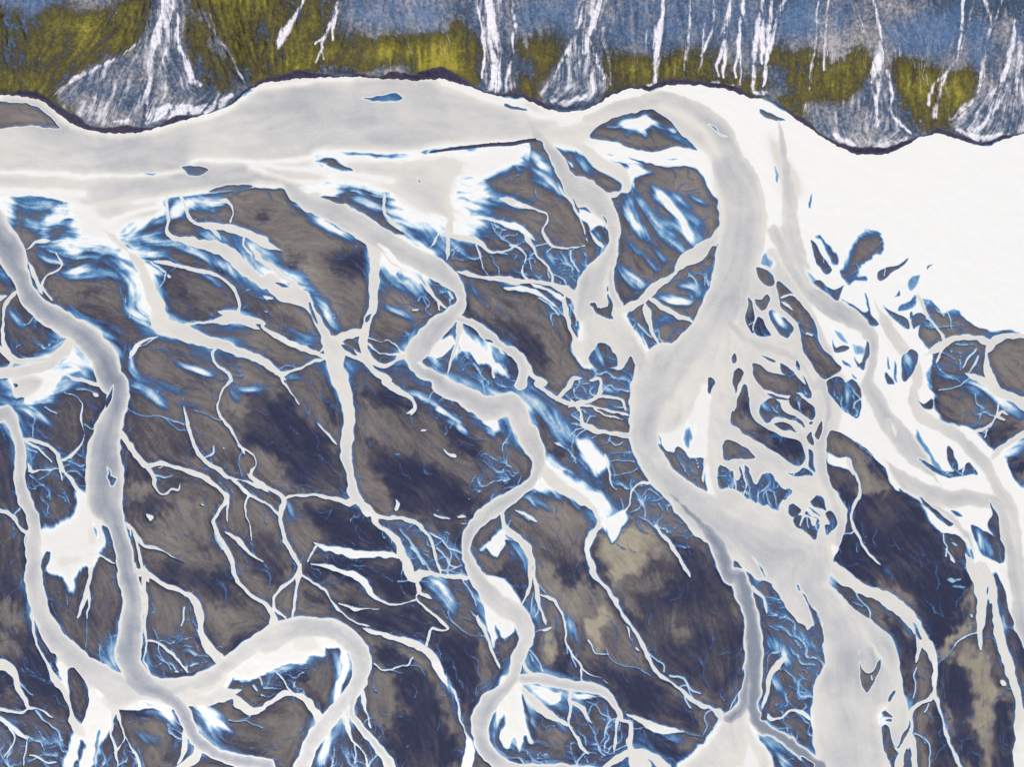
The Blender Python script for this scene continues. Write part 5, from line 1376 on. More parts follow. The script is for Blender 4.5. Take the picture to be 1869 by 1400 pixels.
# ---- flow-aligned streaks (line integral of noise along the channel directions)
onhill = HD > 0
fx, fy = FX, FY
fx = np.where(onhill, 0, fx); fy = np.where(onhill, 0, fy)
acc_x = np.zeros_like(fx); acc_y = np.zeros_like(fy)
for s_, g_ in ((10, 1.0), (30, .25), (80, .05), (200, .02)):
    nx_, ny_ = blur(fx, s_) * s_, blur(fy, s_) * s_
    acc_x += g_ * nx_; acc_y += g_ * ny_
hx, hy = blur(np.where(onhill, FX, 0), 16), blur(np.where(onhill, FY, 0), 16)
hn = np.hypot(hx, hy) + 1e-4
acc_x = np.where(onhill, hx / hn - 1.0, acc_x); acc_y = np.where(onhill, hy / hn, acc_y)
th = .5 * np.arctan2(acc_y, acc_x)
th = th + .16 * fft_noise(14, 21) + .1 * fft_noise(5, 22)
VX, VY = np.cos(th).astype(np.float32), np.sin(th).astype(np.float32)
flip = VY < 0
VX[flip] *= -1; VY[flip] *= -1

def lic(noises, n, h=1.0, raw=False):
    outs = [a.copy() for a in noises]; cnt = 1
    J, I = np.mgrid[0:NY, 0:NX].astype(np.float32)
    for sgn in (1, -1):
        x, y = I.copy(), J.copy(); px, py = VX * sgn, VY * sgn
        for k in range(n):
            x += px * h; y += py * h
            xi = np.clip(x + .5, 0, NX - 1).astype(np.int32); yi = np.clip(y + .5, 0, NY - 1).astype(np.int32)
            nx_, ny_ = VX[yi, xi], VY[yi, xi]
            dt = np.where(nx_ * px + ny_ * py < 0, -1, 1).astype(np.float32)
            px, py = nx_ * dt, ny_ * dt
            for a, o in zip(noises, outs): o += a[yi, xi]
            if sgn == 1: cnt += 1
    cnt = 2 * n + 1
    if raw: return [o / cnt for o in outs]
    res = []
    for o in outs:
        o -= o.mean(); o /= o.std(); res.append(o)
    return res

def smear(a, n):
    return lic([a], n, raw=True)[0]

_w1 = rng.standard_normal((NY, NX)).astype(np.float32)
_w2 = fft_noise(1.6, 31)
_sp = (rng.random((NY, NX)) > .9965).astype(np.float32)
LIC1, LIC2, THREAD = lic([_w1, _w2, blur(_sp, .6) * 60], 13)

NS = fft_noise(7, 81); NS2 = fft_noise(3, 82); NBIG = fft_noise(16, 83)
RILL = np.zeros((NY, NX), np.float32); BARE = np.zeros((NY, NX), np.float32); WISP = np.zeros((NY, NX), np.float32)
D = np.zeros((NY, NX), np.float32)          # water depth / silt cover; upper right river set lower to paint its glare
LAB = np.zeros((NY, NX), np.int16)          # which channel a cell belongs to
BAR = np.zeros((NY, NX), np.int16)          # islet index
IDS = ['none']

def ident(n):
    if n not in IDS: IDS.append(n)
    return IDS.index(n)

for line in WATER.strip().splitlines():
    T = line.split()
    op = T[0]
    if op in '#v': continue
    if op in 'lo':
        k = ident(T[1]); pts = parse(T[2:])
    elif op in 'cp':
        k, e, d = ident(T[1]), float(T[2]), float(T[3]); pts = parse(T[4:])
    elif op in 'ixgwz':
        e, d = float(T[1]), float(T[2]); pts = parse(T[3:])
        if op == 'w': e, d = d, e
    else:
        e, d = 2.0, float(T[1]); pts = parse(T[2:])
    if op == 'c' and not T[1].startswith('pond'): pts[:, 2] *= np.where(pts[:, 2] < 5.5 * UNIT, .86, 1)
    if op == 'c' and .74 < d < .87 and not T[1].startswith('pond'): d += .07
    if op == 'c' and not T[1].startswith('pond'):          # channel ends run out to a point
        for end, nxt in ((0, 1), (-1, -2)):
            if len(pts) > 2 and 1.5 * UNIT < pts[end, 2] < 9 * UNIT:
                d_ = pts[end, :2] - pts[nxt, :2]; d_ /= np.hypot(*d_) + 1e-6
                tip = np.append(pts[end, :2] + d_ * pts[end, 2] * 1.3, .3 * UNIT)
                pts = np.vstack([tip, pts]) if end == 0 else np.vstack([pts, tip])
    if op == 'l':                              # names a strand of a wide water body
        w, q, H = stroke_q(pts, 2); m = (q > 0) & (LAB[w] > 0); LAB[w][m] = k
    elif op == 'o':                            # names an islet
        w, q = poly_q(pts, 4); BAR[w][q > 0] = k
    elif op == 'c':
        r = stroke_q(pts, 4)
        if r is None: continue
        w, q, H = r
        q = q + np.minimum(H, 7) * (.10 * NS[w] + .09 * NS2[w]) + .25 * LIC2[w]
        ee = np.minimum(e, np.maximum(H * .9, 1.2))
        rim = min(.87, d)
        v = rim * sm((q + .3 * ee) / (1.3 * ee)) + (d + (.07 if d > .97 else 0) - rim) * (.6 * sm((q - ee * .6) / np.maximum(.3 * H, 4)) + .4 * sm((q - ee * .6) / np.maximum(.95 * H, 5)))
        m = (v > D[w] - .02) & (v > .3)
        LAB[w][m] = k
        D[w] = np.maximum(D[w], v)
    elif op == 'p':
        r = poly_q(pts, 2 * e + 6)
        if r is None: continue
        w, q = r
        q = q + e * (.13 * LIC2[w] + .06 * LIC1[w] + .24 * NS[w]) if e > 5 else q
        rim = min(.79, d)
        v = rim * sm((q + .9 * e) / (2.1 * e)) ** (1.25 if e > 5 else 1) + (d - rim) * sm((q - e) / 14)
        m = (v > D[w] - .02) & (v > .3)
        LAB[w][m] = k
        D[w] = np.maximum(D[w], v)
    elif op in 'igz':
        r = poly_q(pts, 2 * e + 6)
        if r is None: continue
        w, q = r
        if op == 'z':
            RILL[w] = np.maximum(RILL[w], d * sm((q + e) / (2 * e))); continue
        if op == 'i' and e > 4.5: q = q + e * (.2 * LIC2[w] + .08 * LIC1[w] + .2 * NS[w])
        a = sm((q + .5 * e) / (1.2 * e))
        if op == 'i' and d < .5: BARE[w] = np.maximum(BARE[w], a)
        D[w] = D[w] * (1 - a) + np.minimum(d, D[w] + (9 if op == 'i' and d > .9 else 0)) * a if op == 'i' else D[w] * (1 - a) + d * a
    elif op == 'x':
        r = stroke_q(pts, e + 3)
        if r is None: continue
        w, q, H = r
        a = sm((q + .6 * e) / (1.2 * e))
        D[w] = D[w] * (1 - a) + np.minimum(d, D[w]) * a
    elif op == 'w':
        r = stroke_q(pts, e * 3 + 6)
        if r is None: continue
        w, q, H = r
        a = np.exp(-((H - q) / (H + e)) ** 2)
        m = D[w] > .8
        D[w] = np.where(m, D[w] * (1 - a) + d * a, D[w])
    elif op == 's':
        r = stroke_q(pts, 10 + pts[:, 2].max())
        if r is None: continue
        w, q, H = r
        v = d * np.exp(-(np.maximum(H - q, 0) / (H * .8 + 1.5)) ** 2)
        WISP[w] = np.maximum(WISP[w], v)
    elif op == 'r':
        r = stroke_q(pts, 4)
        if r is None: continue
        w, q, H = r
        v = d * sm((q + 1.6) / (H + 1.8))
        D[w] = np.maximum(D[w], v)

# ---- sand tone
TONE = np.zeros((NY, NX), np.float32)
for line in TONES.strip().splitlines():
    T = line.split(); e, d = float(T[1]), float(T[2]); pts = parse(T[3:])
    r = poly_q(pts, 2 * e + 6)
    if r is None: continue
    w, q = r
    a = sm((q + .8 * e) / (1.6 * e))
    TONE[w] = TONE[w] * (1 - a) + d * a

# ---- hill cover
MOSS = np.zeros((NY, NX), np.float32); PALE = np.zeros((NY, NX), np.float32)
BLUE = np.zeros((NY, NX), np.float32); HLAB = np.zeros((NY, NX), np.int16)
HIDS = ['hillside']
for line in HILL.strip().splitlines():
    T = line.split(); op = T[0]
    if op == 'm':
        e, d = float(T[1]), float(T[2]); e *= 2.3; pts = parse(T[3:]); w, q = poly_q(pts, 3 * e + 6)
        q = q + e * (.35 * NS[w] + .35 * NBIG[w] + .15 * NS2[w])
        a = sm((q + e) / (2 * e)); MOSS[w] = MOSS[w] * (1 - a) + d * a
    elif op == 'b':
        e, d = 20, float(T[1]); pts = parse(T[2:]); w, q = poly_q(pts, 3 * e + 6)
        a = sm((q + e) / (2 * e)); BLUE[w] = np.maximum(BLUE[w], d * a)
    elif op == 'f':
        e, d = float(T[2]), float(T[3]); pts = parse(T[4:]); w, q = poly_q(pts, 2 * e + 6)
        a = sm((q + e) / (2 * e)); PALE[w] = np.maximum(PALE[w], d * .5 * a); MOSS[w] *= 1 - .9 * a
        if T[1] not in HIDS: HIDS.append(T[1])
        m = q > 0; HLAB[w][m] = HIDS.index(T[1])
    elif op == 'h':
        d = float(T[2]); pts = parse(T[3:])
        r = stroke_q(pts, 8)
        if r is None: continue
        w, q, H = r
        a = sm((q + 3) / (np.minimum(H, 8) + 3.5))
        if d < 0: PALE[w] = PALE[w] * (1 + d * a)
        else:
            PALE[w] = np.maximum(PALE[w], d * a); MOSS[w] *= 1 - .8 * a * min(1, d)
        if d > .7:
            if T[1] not in HIDS: HIDS.append(T[1])
            m = (a > .5) & (HLAB[w] == 0); HLAB[w][m] = HIDS.index(T[1])

# ---- streak detail worked into the fields
NF = fractal(24, 41, 5)
NB = fractal(90, 51, 4)
flat = HD <= 0
WISP = blur(smear(WISP, 13), 2.0) * 1.2
WISP = WISP * np.clip(.95 + .10 * LIC2 + .05 * LIC1 + .10 * NF, .1, 1.5)
D = np.maximum(D, np.minimum(WISP, .78))
# thin films spreading off the channels and sheets
HN = fft_noise(26, 85)
north = 1 - .75 * sm(((J0 := (V0 + STEP * np.arange(NY, dtype=np.float32))[:, None]) - 420) / 500)
HALO = np.maximum(blur(np.minimum(D, .8), 8), 1.15 * blur(np.minimum(D, .8), 15))
HALO = smear(.70 * sm((HALO - .12) / .5) * sm((HN + .35) / 1.1), 9)
HALO = HALO * (1 - .93 * BARE)
D = np.where(flat, np.maximum(D, np.minimum(HALO * (.45 + .55 * north) * (1 + .12 * LIC2), .66)), D)
soft = sm(D / .12) * (1 - sm((D - .5) / .3))
D = D + np.where(flat, soft * (.035 * LIC2 + .018 * LIC1 + .03 * NF), 0)
near = blur(np.minimum(D, .7), 5)
fringe = sm((near - .05) / .12) * (1 - sm((D - .3) / .2))
D = np.maximum(D, np.where(flat, fringe * np.clip(-.02 + .07 * LIC2 + .06 * LIC1 + .05 * NF, 0, .3), 0))
thr = sm((THREAD - 1.4) / 2.0) * np.maximum(fringe * .3, RILL * (.45 + .1 * NF) * (D < .5))
thr = np.maximum(thr, RILL * (D < .4) * np.clip(.06 + .10 * LIC2 + .06 * LIC1 + .06 * NF, 0, .5))
D = np.maximum(D, np.where(flat, thr, 0))
BANDS = lic([fft_noise(3, 95)], 26)[0]
D = np.where(D > .84, D + np.where(flat, .02 * BANDS * sm((D - .84) / .12), 0), D)
D = np.where(D > .72, D + np.where(flat, .010 * LIC1 * sm((D - .82) / .1) + .035 * NF * sm((D - .76) / .15), 0), D)
# deep thalweg shading of the silt load
D = np.clip(D, 0, 1.35).astype(np.float32)
J, I = np.mgrid[0:NY, 0:NX].astype(np.float32)
dsp = 4 * fft_noise(6, 61) + 2.2 * LIC2 + 2.5 * fft_noise(2.2, 64)
yi = np.clip(J + VY * dsp, 0, NY - 1).astype(np.int32); xi = np.clip(I + VX * dsp + 3 * fft_noise(4, 62), 0, NX - 1).astype(np.int32)
TONE = blur(TONE, 3.5)[yi, xi] * (.98 + .12 * fft_noise(12, 63))
dn = J * 0
base = .04 + .16 * NB - .16 * np.clip((J * STEP + V0 - 700) / 700, -1, 0) - .27 * sm((J * STEP + V0 - 430) / 700)
TONE = TONE + base * (1 - .7 * np.abs(np.clip(TONE, -1, 1))) + .09 * LIC2 + .06 * LIC1 + .13 * NF * (1 - .5 * np.abs(np.clip(TONE, -1, 1)))
# hair-fine rivulets and old flow marks, traced down a meandering slope so that they run together
def traces(n, weight, steps, wander, seed):
    r = np.random.default_rng(seed)
    p = np.cumsum(weight.ravel().astype(np.float64)); p /= p[-1]
    k = np.searchsorted(p, r.random(n)); y = (k // NX).astype(np.float32); x = (k % NX).astype(np.float32)
    ang = wander * fft_noise(4, seed + 1) + .6 * wander * fft_noise(10, seed + 2)
    ca, sa = np.cos(ang), np.sin(ang)
    qx, qy = VX * ca - VY * sa, VX * sa + VY * ca
    L = r.integers(steps // 3, steps, n)
    for t in range(steps):
        xi = np.clip(x, 0, NX - 1).astype(np.int32); yi = np.clip(y, 0, NY - 1).astype(np.int32)
        live = t < L
        yield t, L, live, xi, yi
        x = x + qx[yi, xi] * .8; y = y + qy[yi, xi] * .8

def draw(n, weight, steps, wander, seed, w0, w1):
    out = np.zeros((NY, NX), np.float32)
    amp = np.random.default_rng(seed + 9).uniform(.6, 1, n).astype(np.float32)
    for t, L, live, xi, yi in traces(n, weight, steps, wander, seed):
        v = amp * (w0 + (w1 - w0) * t / L) * live
        np.maximum.at(out, (yi, xi), v.astype(np.float32))
    return out

calm = flat & (D < .45)
HAIR = draw(2100, (RILL + .02 * (near > .05)) * calm, 46, .75, 501, .2, .56)
HAIR = np.maximum(HAIR, draw(2300, calm * (.3 + fringe) * (1 + 1.2 * sm(HN)), 60, .6, 511, .05, .36) * (D < .5))
HAIR = np.maximum(HAIR, .42 * draw(1500, fringe * calm, 26, .9, 531, .9, .3))
HAIR = np.maximum(HAIR * .55 + .62 * blur(HAIR, .55), 1.15 * blur(HAIR, 1.8))
D = np.where(flat & (D < .62), np.maximum(D, HAIR), D)
MARK = draw(5200, flat * (D < .3), 55, .5, 521, 1, .2); MARK = MARK * .5 + .6 * blur(MARK, .6)
MARK2 = draw(4200, flat * (D < .3), 60, .5, 541, 1, .2); MARK2 = MARK2 * .5 + .6 * blur(MARK2, .6)
TONE = TONE + .30 * MARK * (TONE > -.6) - .2 * MARK2 + .10 * MARK
# finely combed sand beside the water
TONE = TONE - np.where(flat, + .25 * fringe, 0)
TONE = np.clip(TONE, -1.2, 1.2).astype(np.float32)
# hill texture
hg = sm(HD / 10)
MOSS = blur(MOSS, 7)
MOSS *= 1 - ((U0 + STEP * I) > 890) * .9 * sm((np.minimum(HD - 62, 112 - (V0 + STEP * J)) + 20 * NF + 16 * LIC2) / 75)
MOSS = np.clip(MOSS * (.92 + .2 * LIC2 + .28 * NF + .14 * fft_noise(1, 71) + .1 * NBIG), 0, 1.6)
PALE = PALE * (1 + .24 * LIC2 + .14 * LIC1 + .13 * fft_noise(1.3, 72))
PALE = np.clip(PALE + .10 * np.clip(LIC2, 0, 3) * (1 - np.clip(MOSS, 0, 1)) + .05 * LIC1, 0, 1.3)
RUN = draw(750, onhill * (HD > 30) * (1 + 2.5 * ((U0 + STEP * I) > 1080)) * (1 - .8 * np.clip(MOSS, 0, 1)), 80, .22, 551, .3, .75)
RUN = RUN * .5 + .6 * blur(RUN, .6)
PALE = np.maximum(PALE, RUN * (.75 + .3 * NF))
RUND = draw(500, onhill * (HD > 30) * ((U0 + STEP * I) > 930), 60, .25, 561, .3, .6)
HT0 = RUND * .5 + .6 * blur(RUND, .6)
bankw = 7.5 + 4 * NF + 2.5 * NBIG
BANK = np.where(flat, 0, 1 - sm((HD - bankw) / 4))
MOSS *= (1 - BANK); PALE = PALE * (1 - .85 * BANK)
HT = np.clip(.5 - .45 * HT0 + .10 * LIC1 + .14 * LIC2 + .22 * NF + .2 * fft_noise(1, 73), 0, 1.2).astype(np.float32)
WHITE = sm((blur(((D > .5) & (D < .83)).astype(np.float32), 3.2) - .30) / .35)
# ------------------------------------------------------------------ colours (as seen in daylight) and descriptions
ALBEDO_SCALE = .80
SILT_GLARE = [(.0, (58, 64, 90)), (.14, (58, 82, 126)), (.26, (62, 110, 162)), (.40, (130, 174, 210)), (.53, (206, 226, 237)), (.63, (248, 248, 244)), (.77, (243, 241, 235)), (.88, (226, 222, 214)), (1.0, (208, 206, 202)), (1.25, (158, 163, 172)), (1.35, (132, 139, 152))]  # silt colours; the near-white stops also paint glare on the upper right water
STREAM = [(.0, (58, 64, 90)), (.14, (56, 80, 122)), (.26, (58, 104, 154)), (.40, (118, 160, 196)), (.53, (196, 212, 220)), (.63, (228, 225, 216)), (.77, (229, 225, 215)), (.88, (224, 220, 211)), (1.0, (208, 206, 202)), (1.25, (158, 163, 172)), (1.35, (132, 139, 152))]
SAND = [(-1.4, (42, 46, 68)), (-1, (52, 56, 80)), (-.5, (84, 80, 88)), (0, (116, 110, 108)), (.5, (134, 127, 122)), (1, (154, 147, 128)), (1.4, (174, 167, 152))]
ROCK = [(0, (64, 80, 104)), (.35, (94, 106, 128)), (.7, (122, 124, 132)), (1.2, (162, 158, 162))]
MOSSC = [(0, (54, 54, 54)), (.35, (68, 64, 50)), (.7, (86, 81, 47)), (1.05, (106, 101, 47)), (1.6, (148, 138, 56))]

ISLETS = {
    'islet_west': ('flat grey sand islet under the hill at the left edge of the river',),
    'islet_leaf': ('small leaf shaped dark islet alone in the wide grey river',),
    'islet_sliver': ('thin sliver of dark sand where the wide river sheds its diagonal arm',),
    'islet_blue': ('drowned blue islet in the wide river under the mossy slope',),
    'islet_cigar': ('cigar shaped brown islet above the straight dark levee',),
    'islet_almond': ('large almond shaped islet half covered in white silt below the grey fan',),
    'islet_dart': ('dart shaped dark islet beside the bank at the start of the white sheet',),
    'islet_triangle': ('triangular dark islet with a white silt cap in the broad lower right river',),
    'islet_comma': ('comma shaped brown islet near the bottom of the broad right river',),
    'islet_heart': ('dark arrow shaped islet where the two upper central rivers join',),
}
FAN, STRK, RIV = 'alluvial fans at the foot of the hillside', 'pale scree streaks running down the hillside', None
SLOPES = {
    'fan_a': ('alluvial_fan', 'broad blue and white alluvial fan spreading from the left gully, with a yellow moss patch', 'alluvial fan', FAN),
    'fan_b': ('alluvial_fan', 'pale fan with a bright white spine left of the row of streaks', 'alluvial fan', FAN),
    'main_gully': ('gully', 'winding white gully feeding the dark blue fan on the right', 'gully', None),
    'fan_c': ('alluvial_fan', 'dark blue grey fan jutting furthest into the white water', 'alluvial fan', FAN),
    'fan_d': ('alluvial_fan', 'pale washed out fan at the right edge below the dark hollow', 'alluvial fan', FAN),
    'fan_e': ('scree_chute', 'wide white scree chute between two mossy slopes', 'scree chute', None),
    'tongue': ('scree_tongue', 'short white tongue of debris ending in the middle of the green moss', 'debris tongue', None),
    'rivulet': ('scree_streak', 'thin forked pale streak branching over the bright moss', 'scree streak', STRK),
    'gully_a': ('scree_streak', 'narrow white streak swelling in the middle, just right of the wide chute', 'scree streak', STRK),
    'streak_a': ('scree_streak', 'broad ragged white streak, first to the right of the white spined fan', 'scree streak', STRK),
    'streak_b': ('scree_streak', 'greyish streak fading out above a small green patch on the bank', 'scree streak', STRK),
    'streak_d': ('scree_streak', 'faint streak just left of the forked double streak', 'scree streak', STRK),
    'streak_e': ('scree_streak', 'thin streak splitting into two fine legs near the bank', 'scree streak', STRK),
    'streak_f': ('scree_streak', 'long white streak reaching the bank beside its twin', 'scree streak', STRK),
    'streak_g': ('scree_streak', 'slanting white streak at the right end of the dense row', 'scree streak', STRK),
    'streak_h': ('scree_streak', 'thin white thread stopping halfway down the mossy slope', 'scree streak', STRK),
    'streak_i': ('scree_streak', 'crooked pale streak turning into two lobes right of the dark blue fan', 'scree streak', STRK),
    'streak_j': ('scree_streak', 'grey streak running into the left side of the washed out fan', 'scree streak', STRK),
    'bankstone': ('bank_deposits', 'small white deposits strung along the top of the dark bank', 'deposits', None),
}
R, S, P, F = 'river_channel', 'stream', 'pond', 'silt_flat'
def W(n, l, c, g=None): return (n, l, c, g)
PG = 'milky ponds on the sand'
CHANNELS = {
    'main_river': W('river', 'wide pale river along the foot of the hill, white at its right end', 'river'),
    'middle_east_river': W(R, 'broad white channel winding through the islets under the white sheet', 'river channel'),
    'far_east_river': W(R, 'whitest channel of the right side, running to the right edge', 'river channel'),
    'inner_east_river': W(R, 'grey channel curving down along the left side of the long brown bar', 'river channel'),
    'braid_sheet': W(F, 'white silt flat hanging below the straight dark levee', 'silt flat'),
    'west_sheet': W(F, 'white silt flat spilling from the wide river at the upper left', 'silt flat'),
    'lower_loop': W(S, 'small inlet joining the white flat to the western river', 'stream'),
    'west_river': W(R, 'grey blue winding river down the left side of the plain', 'river channel'),
    'west_delta': W(F, 'white silt pool between the two left hand rivers', 'silt flat'),
    'far_west_river': W(R, 'pale river nearest the left edge joining the grey blue one', 'river channel'),
    'lower_delta': W(F, 'fan of white water splitting below the lower left junction', 'river fan'),
    'pale_pool_link': W(S, 'pale short arm leaving the grey blue river to the left edge', 'stream'),
    'pale_pool': W(F, 'small white silt fan at the left edge beside the grey blue river', 'silt flat'),
    'looping_stream': W(S, 'thin stream looping round a dark bar at the left edge', 'stream'),
    'north_bar_stream': W(S, 'thread of water curling through brown sand below the upper left flat', 'stream'),
    'braid_one': W(R, 'cream channel descending from the upper left white flat', 'river channel'),
    'braid_two': W(R, 'cream channel running to the left central junction and straight down', 'river channel'),
    'braid_three': W(R, 'straight cream channel beside the dark hollow, ending in a hook', 'river channel'),
    'oval_loop': W(S, 'ring shaped stream closing round a dark oval bar', 'stream'),
    'pocket_stream': W(S, 'short white rill curling off the cream channel', 'stream'),
    'winding_stream': W(S, 'slim winding stream through brown sand left of the navy flat', 'stream'),
    'thread_west': W(S, 'cream stream leaving the grey blue river and bending right then down', 'stream'),
    'pale_finger': W(S, 'short bright white finger of water in brown sand', 'stream'),
    'thread_mid': W(S, 'straight cream stream running diagonally to the small star junction', 'stream'),
    'hub_stream': W(S, 'star junction of four thin cream streams', 'stream'),
    'lower_thread': W(S, 'thin stream splitting round a brown wedge above the loop river', 'stream'),
    'white_arc': W(R, 'long white arc curving through navy sand right of the loop river', 'river channel'),
    'pond_finger': W(S, 'little hooked rill at the left tip of the white band', 'stream'),
    'white_band': W(F, 'horizontal white band of water below a dark lens of sand', 'silt flat'),
    'white_finger': W(S, 'white finger of water curving right across navy sand', 'stream'),
    'elbow_stream': W(S, 'elbow shaped thin stream bending sharply above the white arc', 'stream'),
    'hub_east': W(R, 'cream channel fraying into threads left of the central river', 'river channel'),
    'loop_river': W(R, 'thick pale river looping over like a hairpin at the bottom', 'river channel'),
    'mid_branch': W(R, 'small arched channel beneath the hairpin loop', 'river channel'),
    'trunk_link': W(S, 'pale side arm at the bottom joining the grey blue river', 'stream'),
    'east_limb': W(S, 'pale channel curving from the grey blue river to the hairpin loop', 'stream'),
    'bar_stream': W(S, 'thin stream crossing a brown pointed bar to the loop river', 'stream'),
    'white_fork': W(S, 'white forked streak dangling from the left silt pool', 'stream'),
    'delta_stream': W(S, 'thin white threads dangling below the lower left junction', 'stream'),
    'lower_pool': W(F, 'small white pool under the lower left junction', 'silt flat'),
    'corner_stream': W(S, 'pale stream turning a corner near the lower left edge', 'stream'),
    'corner_fan': W(S, 'spray of white rills in the bottom left corner', 'stream'),
    'west_bar_stream': W(S, 'web of narrow streams across bars beside the far left river', 'stream'),
    'west_edge_thread': W(S, 'narrow parallel streams hugging the right bank of the grey blue river', 'stream'),
    'central_river': W(R, 'long pale river winding down the middle of the plain', 'river channel'),
    'central_fan': W(F, 'white silt fan inside the bend of the middle river', 'silt flat'),
    'east_arm': W(R, 'grey arm branching right from the middle river', 'river channel'),
    'central_side': W(S, 'white threads trailing along the left bank of the middle river', 'stream'),
    'net_stream': W(S, 'net of white streams below the hanging silt flat', 'stream'),
    'net_link': W(S, 'pale channel linking the middle river with the straight central one', 'stream'),
    'thicket_stream': W(S, 'thicket of curling thin streams left of the straight central river', 'stream'),
    'dike_side_stream': W(S, 'dead straight thin stream beside the upper central river', 'stream'),
    'straight_river': W(R, 'pale river dropping from the tip of the dark levee', 'river channel'),
    'hook_channel': W(R, 'hooked white channel right of the dark levee tip', 'river channel'),
    'oblique_channel': W(R, 'oblique pale channel crossing from the big river to the central one', 'river channel'),
    'east_bar_stream': W(S, 'white streams over the triangular bar under the oblique channel', 'stream'),
    'big_river': W(R, 'biggest river of the plain, sweeping down from the right of the almond islet', 'river channel'),
    'delta_tongue': W(S, 'white drips hanging from the silt delta inside the big bend', 'stream'),
    'east_arms': W(R, 'pale arms leaving the big river towards the small islets on its right', 'river channel'),
    'grey_limb': W(R, 'smoky grey limb splitting left from the big river', 'river channel'),
    'white_tongue': W(F, 'white tongue of silt tapering to a point beside the lower big river', 'silt flat'),
    'tongue_side': W(S, 'white rills on the dark bar between the two lower limbs', 'stream'),
    'heart_river': W(R, 'cream channel leaving the middle river and running to lower right', 'river channel'),
    'fan_sheet': W(F, 'hazy white blue film of water beside the middle river', 'silt flat'),
    'white_rill': W(S, 'jagged white rill on dark sand right of the hazy film', 'stream'),
    'root_streams': W(S, 'root like streams joining the big river from the left', 'stream'),
    'east_bank_rill': W(S, 'forked white rill below the root like streams', 'stream'),
    'pale_lance': W(S, 'lance shaped white water on dark sand', 'stream'),
    'pale_wedge': W(S, 'small white wedge inside the bend of the middle river', 'stream'),
    'inner_arc': W(R, 'pale arc rejoining the middle river round a navy bar', 'river channel'),
    'inner_side': W(S, 'thin double stream right of the middle river', 'stream'),
    'mid_stream': W(S, 'thin cream stream winding down right of the middle river', 'stream'),
    'bottom_channel': W(R, 'cream channel arching across the bottom centre', 'river channel'),
    'white_blade': W(F, 'white blade of water pointing right at the bottom centre', 'silt flat'),
    'central_delta': W(F, 'white tasselled delta at the foot of the middle river', 'river fan'),
    'central_side_two': W(S, 'white fringe stream on the left of the lower middle river', 'stream'),
    'left_fork': W(S, 'little fork entering the lower middle river from the right', 'stream'),
    'heart_side': W(S, 'side loop along the cream channel at lower centre', 'stream'),
    'east_braids': W('braided_channels', 'web of white channels round the islets on the right side', 'braided channels'),
    'ne_bar_stream': W(S, 'white threads over the brown bar below the white sheet', 'stream'),
    'nw_bar_rill': W(S, 'short white rill across the long brown bar on the right', 'stream'),
    'far_east_stream': W(S, 'white streams over the brown flat at the right edge', 'stream'),
    'teardrop_stream': W(S, 'white stream curling through the big dark flat on the right', 'stream'),
    'fern_streams': W(S, 'fern shaped white streams above the big river junction', 'stream'),
    'east_side_channel': W(R, 'soft grey strand on the right side of the broad lower river', 'river channel'),
    'pale_arc_river': W(R, 'cream channel arcing down the right of the broad lower river', 'river channel'),
    'right_white': W(R, 'white twin channels at the lower right edge', 'river channel'),
    'pond_1': W(P, 'tiny white pond beside the grey blue river at left', 'pond', PG),
    'pond_2': W(P, 'white pond shaped like a boat at the right of the middle river', 'pond', PG),
    'pond_3': W(P, 'round white pond alone on dark sand right of the grey blue river', 'pond', PG),
    'pond_4': W(P, 'tiny white pond enclosed by a stream loop right of the grey blue river', 'pond', PG),
    'pond_5': W(P, 'tiny pale pond on brown sand left of the star junction', 'pond', PG),
    'pond_6': W(P, 'tiny white pond near the diagonal cream stream', 'pond', PG),
    'pond_7': W(P, 'white speck of a pond below the bending cream stream', 'pond', PG),
    'pond_8': W(P, 'white drop shaped pond inside the ring shaped stream', 'pond', PG),
    'pond_9': W(P, 'oval white pond on dark sand left of the central junction', 'pond', PG),
    'pond_10': W(P, 'tiny light blue pond just below the oval white one', 'pond', PG),
    'pond_11': W(P, 'upright white pond on navy sand at the plain centre', 'pond', PG),
    'pond_12': W(P, 'flat white pond on brown sand below a hooked stream end', 'pond', PG),
    'pond_13': W(P, 'hooked white pool at the end of a stream', 'pond', PG),
    'pond_14': W(P, 'long white pond slanting beside a navy lens of sand', 'pond', PG),
    'pond_15': W(P, 'white pond just left of the middle river', 'pond', PG),
    'pond_16': W(P, 'smaller white pond touching the middle river bank', 'pond', PG),
    'pond_17': W(P, 'vivid blue puddle on navy sand', 'pond', PG),
    'pond_18': W(P, 'faint blue speck of water on navy sand', 'pond', PG),
    'pond_19': W(P, 'round white pond on tan sand near the lower right edge', 'pond', PG),
    'pond_20': W(P, 'oval turquoise pond on the big dark flat at right', 'pond', PG),
    'pond_21': W(P, 'tiny blue pond above the oval turquoise one', 'pond', PG),
    'pond_22': W(P, 'bean shaped turquoise pond above a narrower blue one', 'pond', PG),
    'pond_23': W(P, 'narrow blue pond under the bean shaped one', 'pond', PG),
    'pond_24': W(P, 'white speck of a pond on dark sand at the bottom centre', 'pond', PG),
}

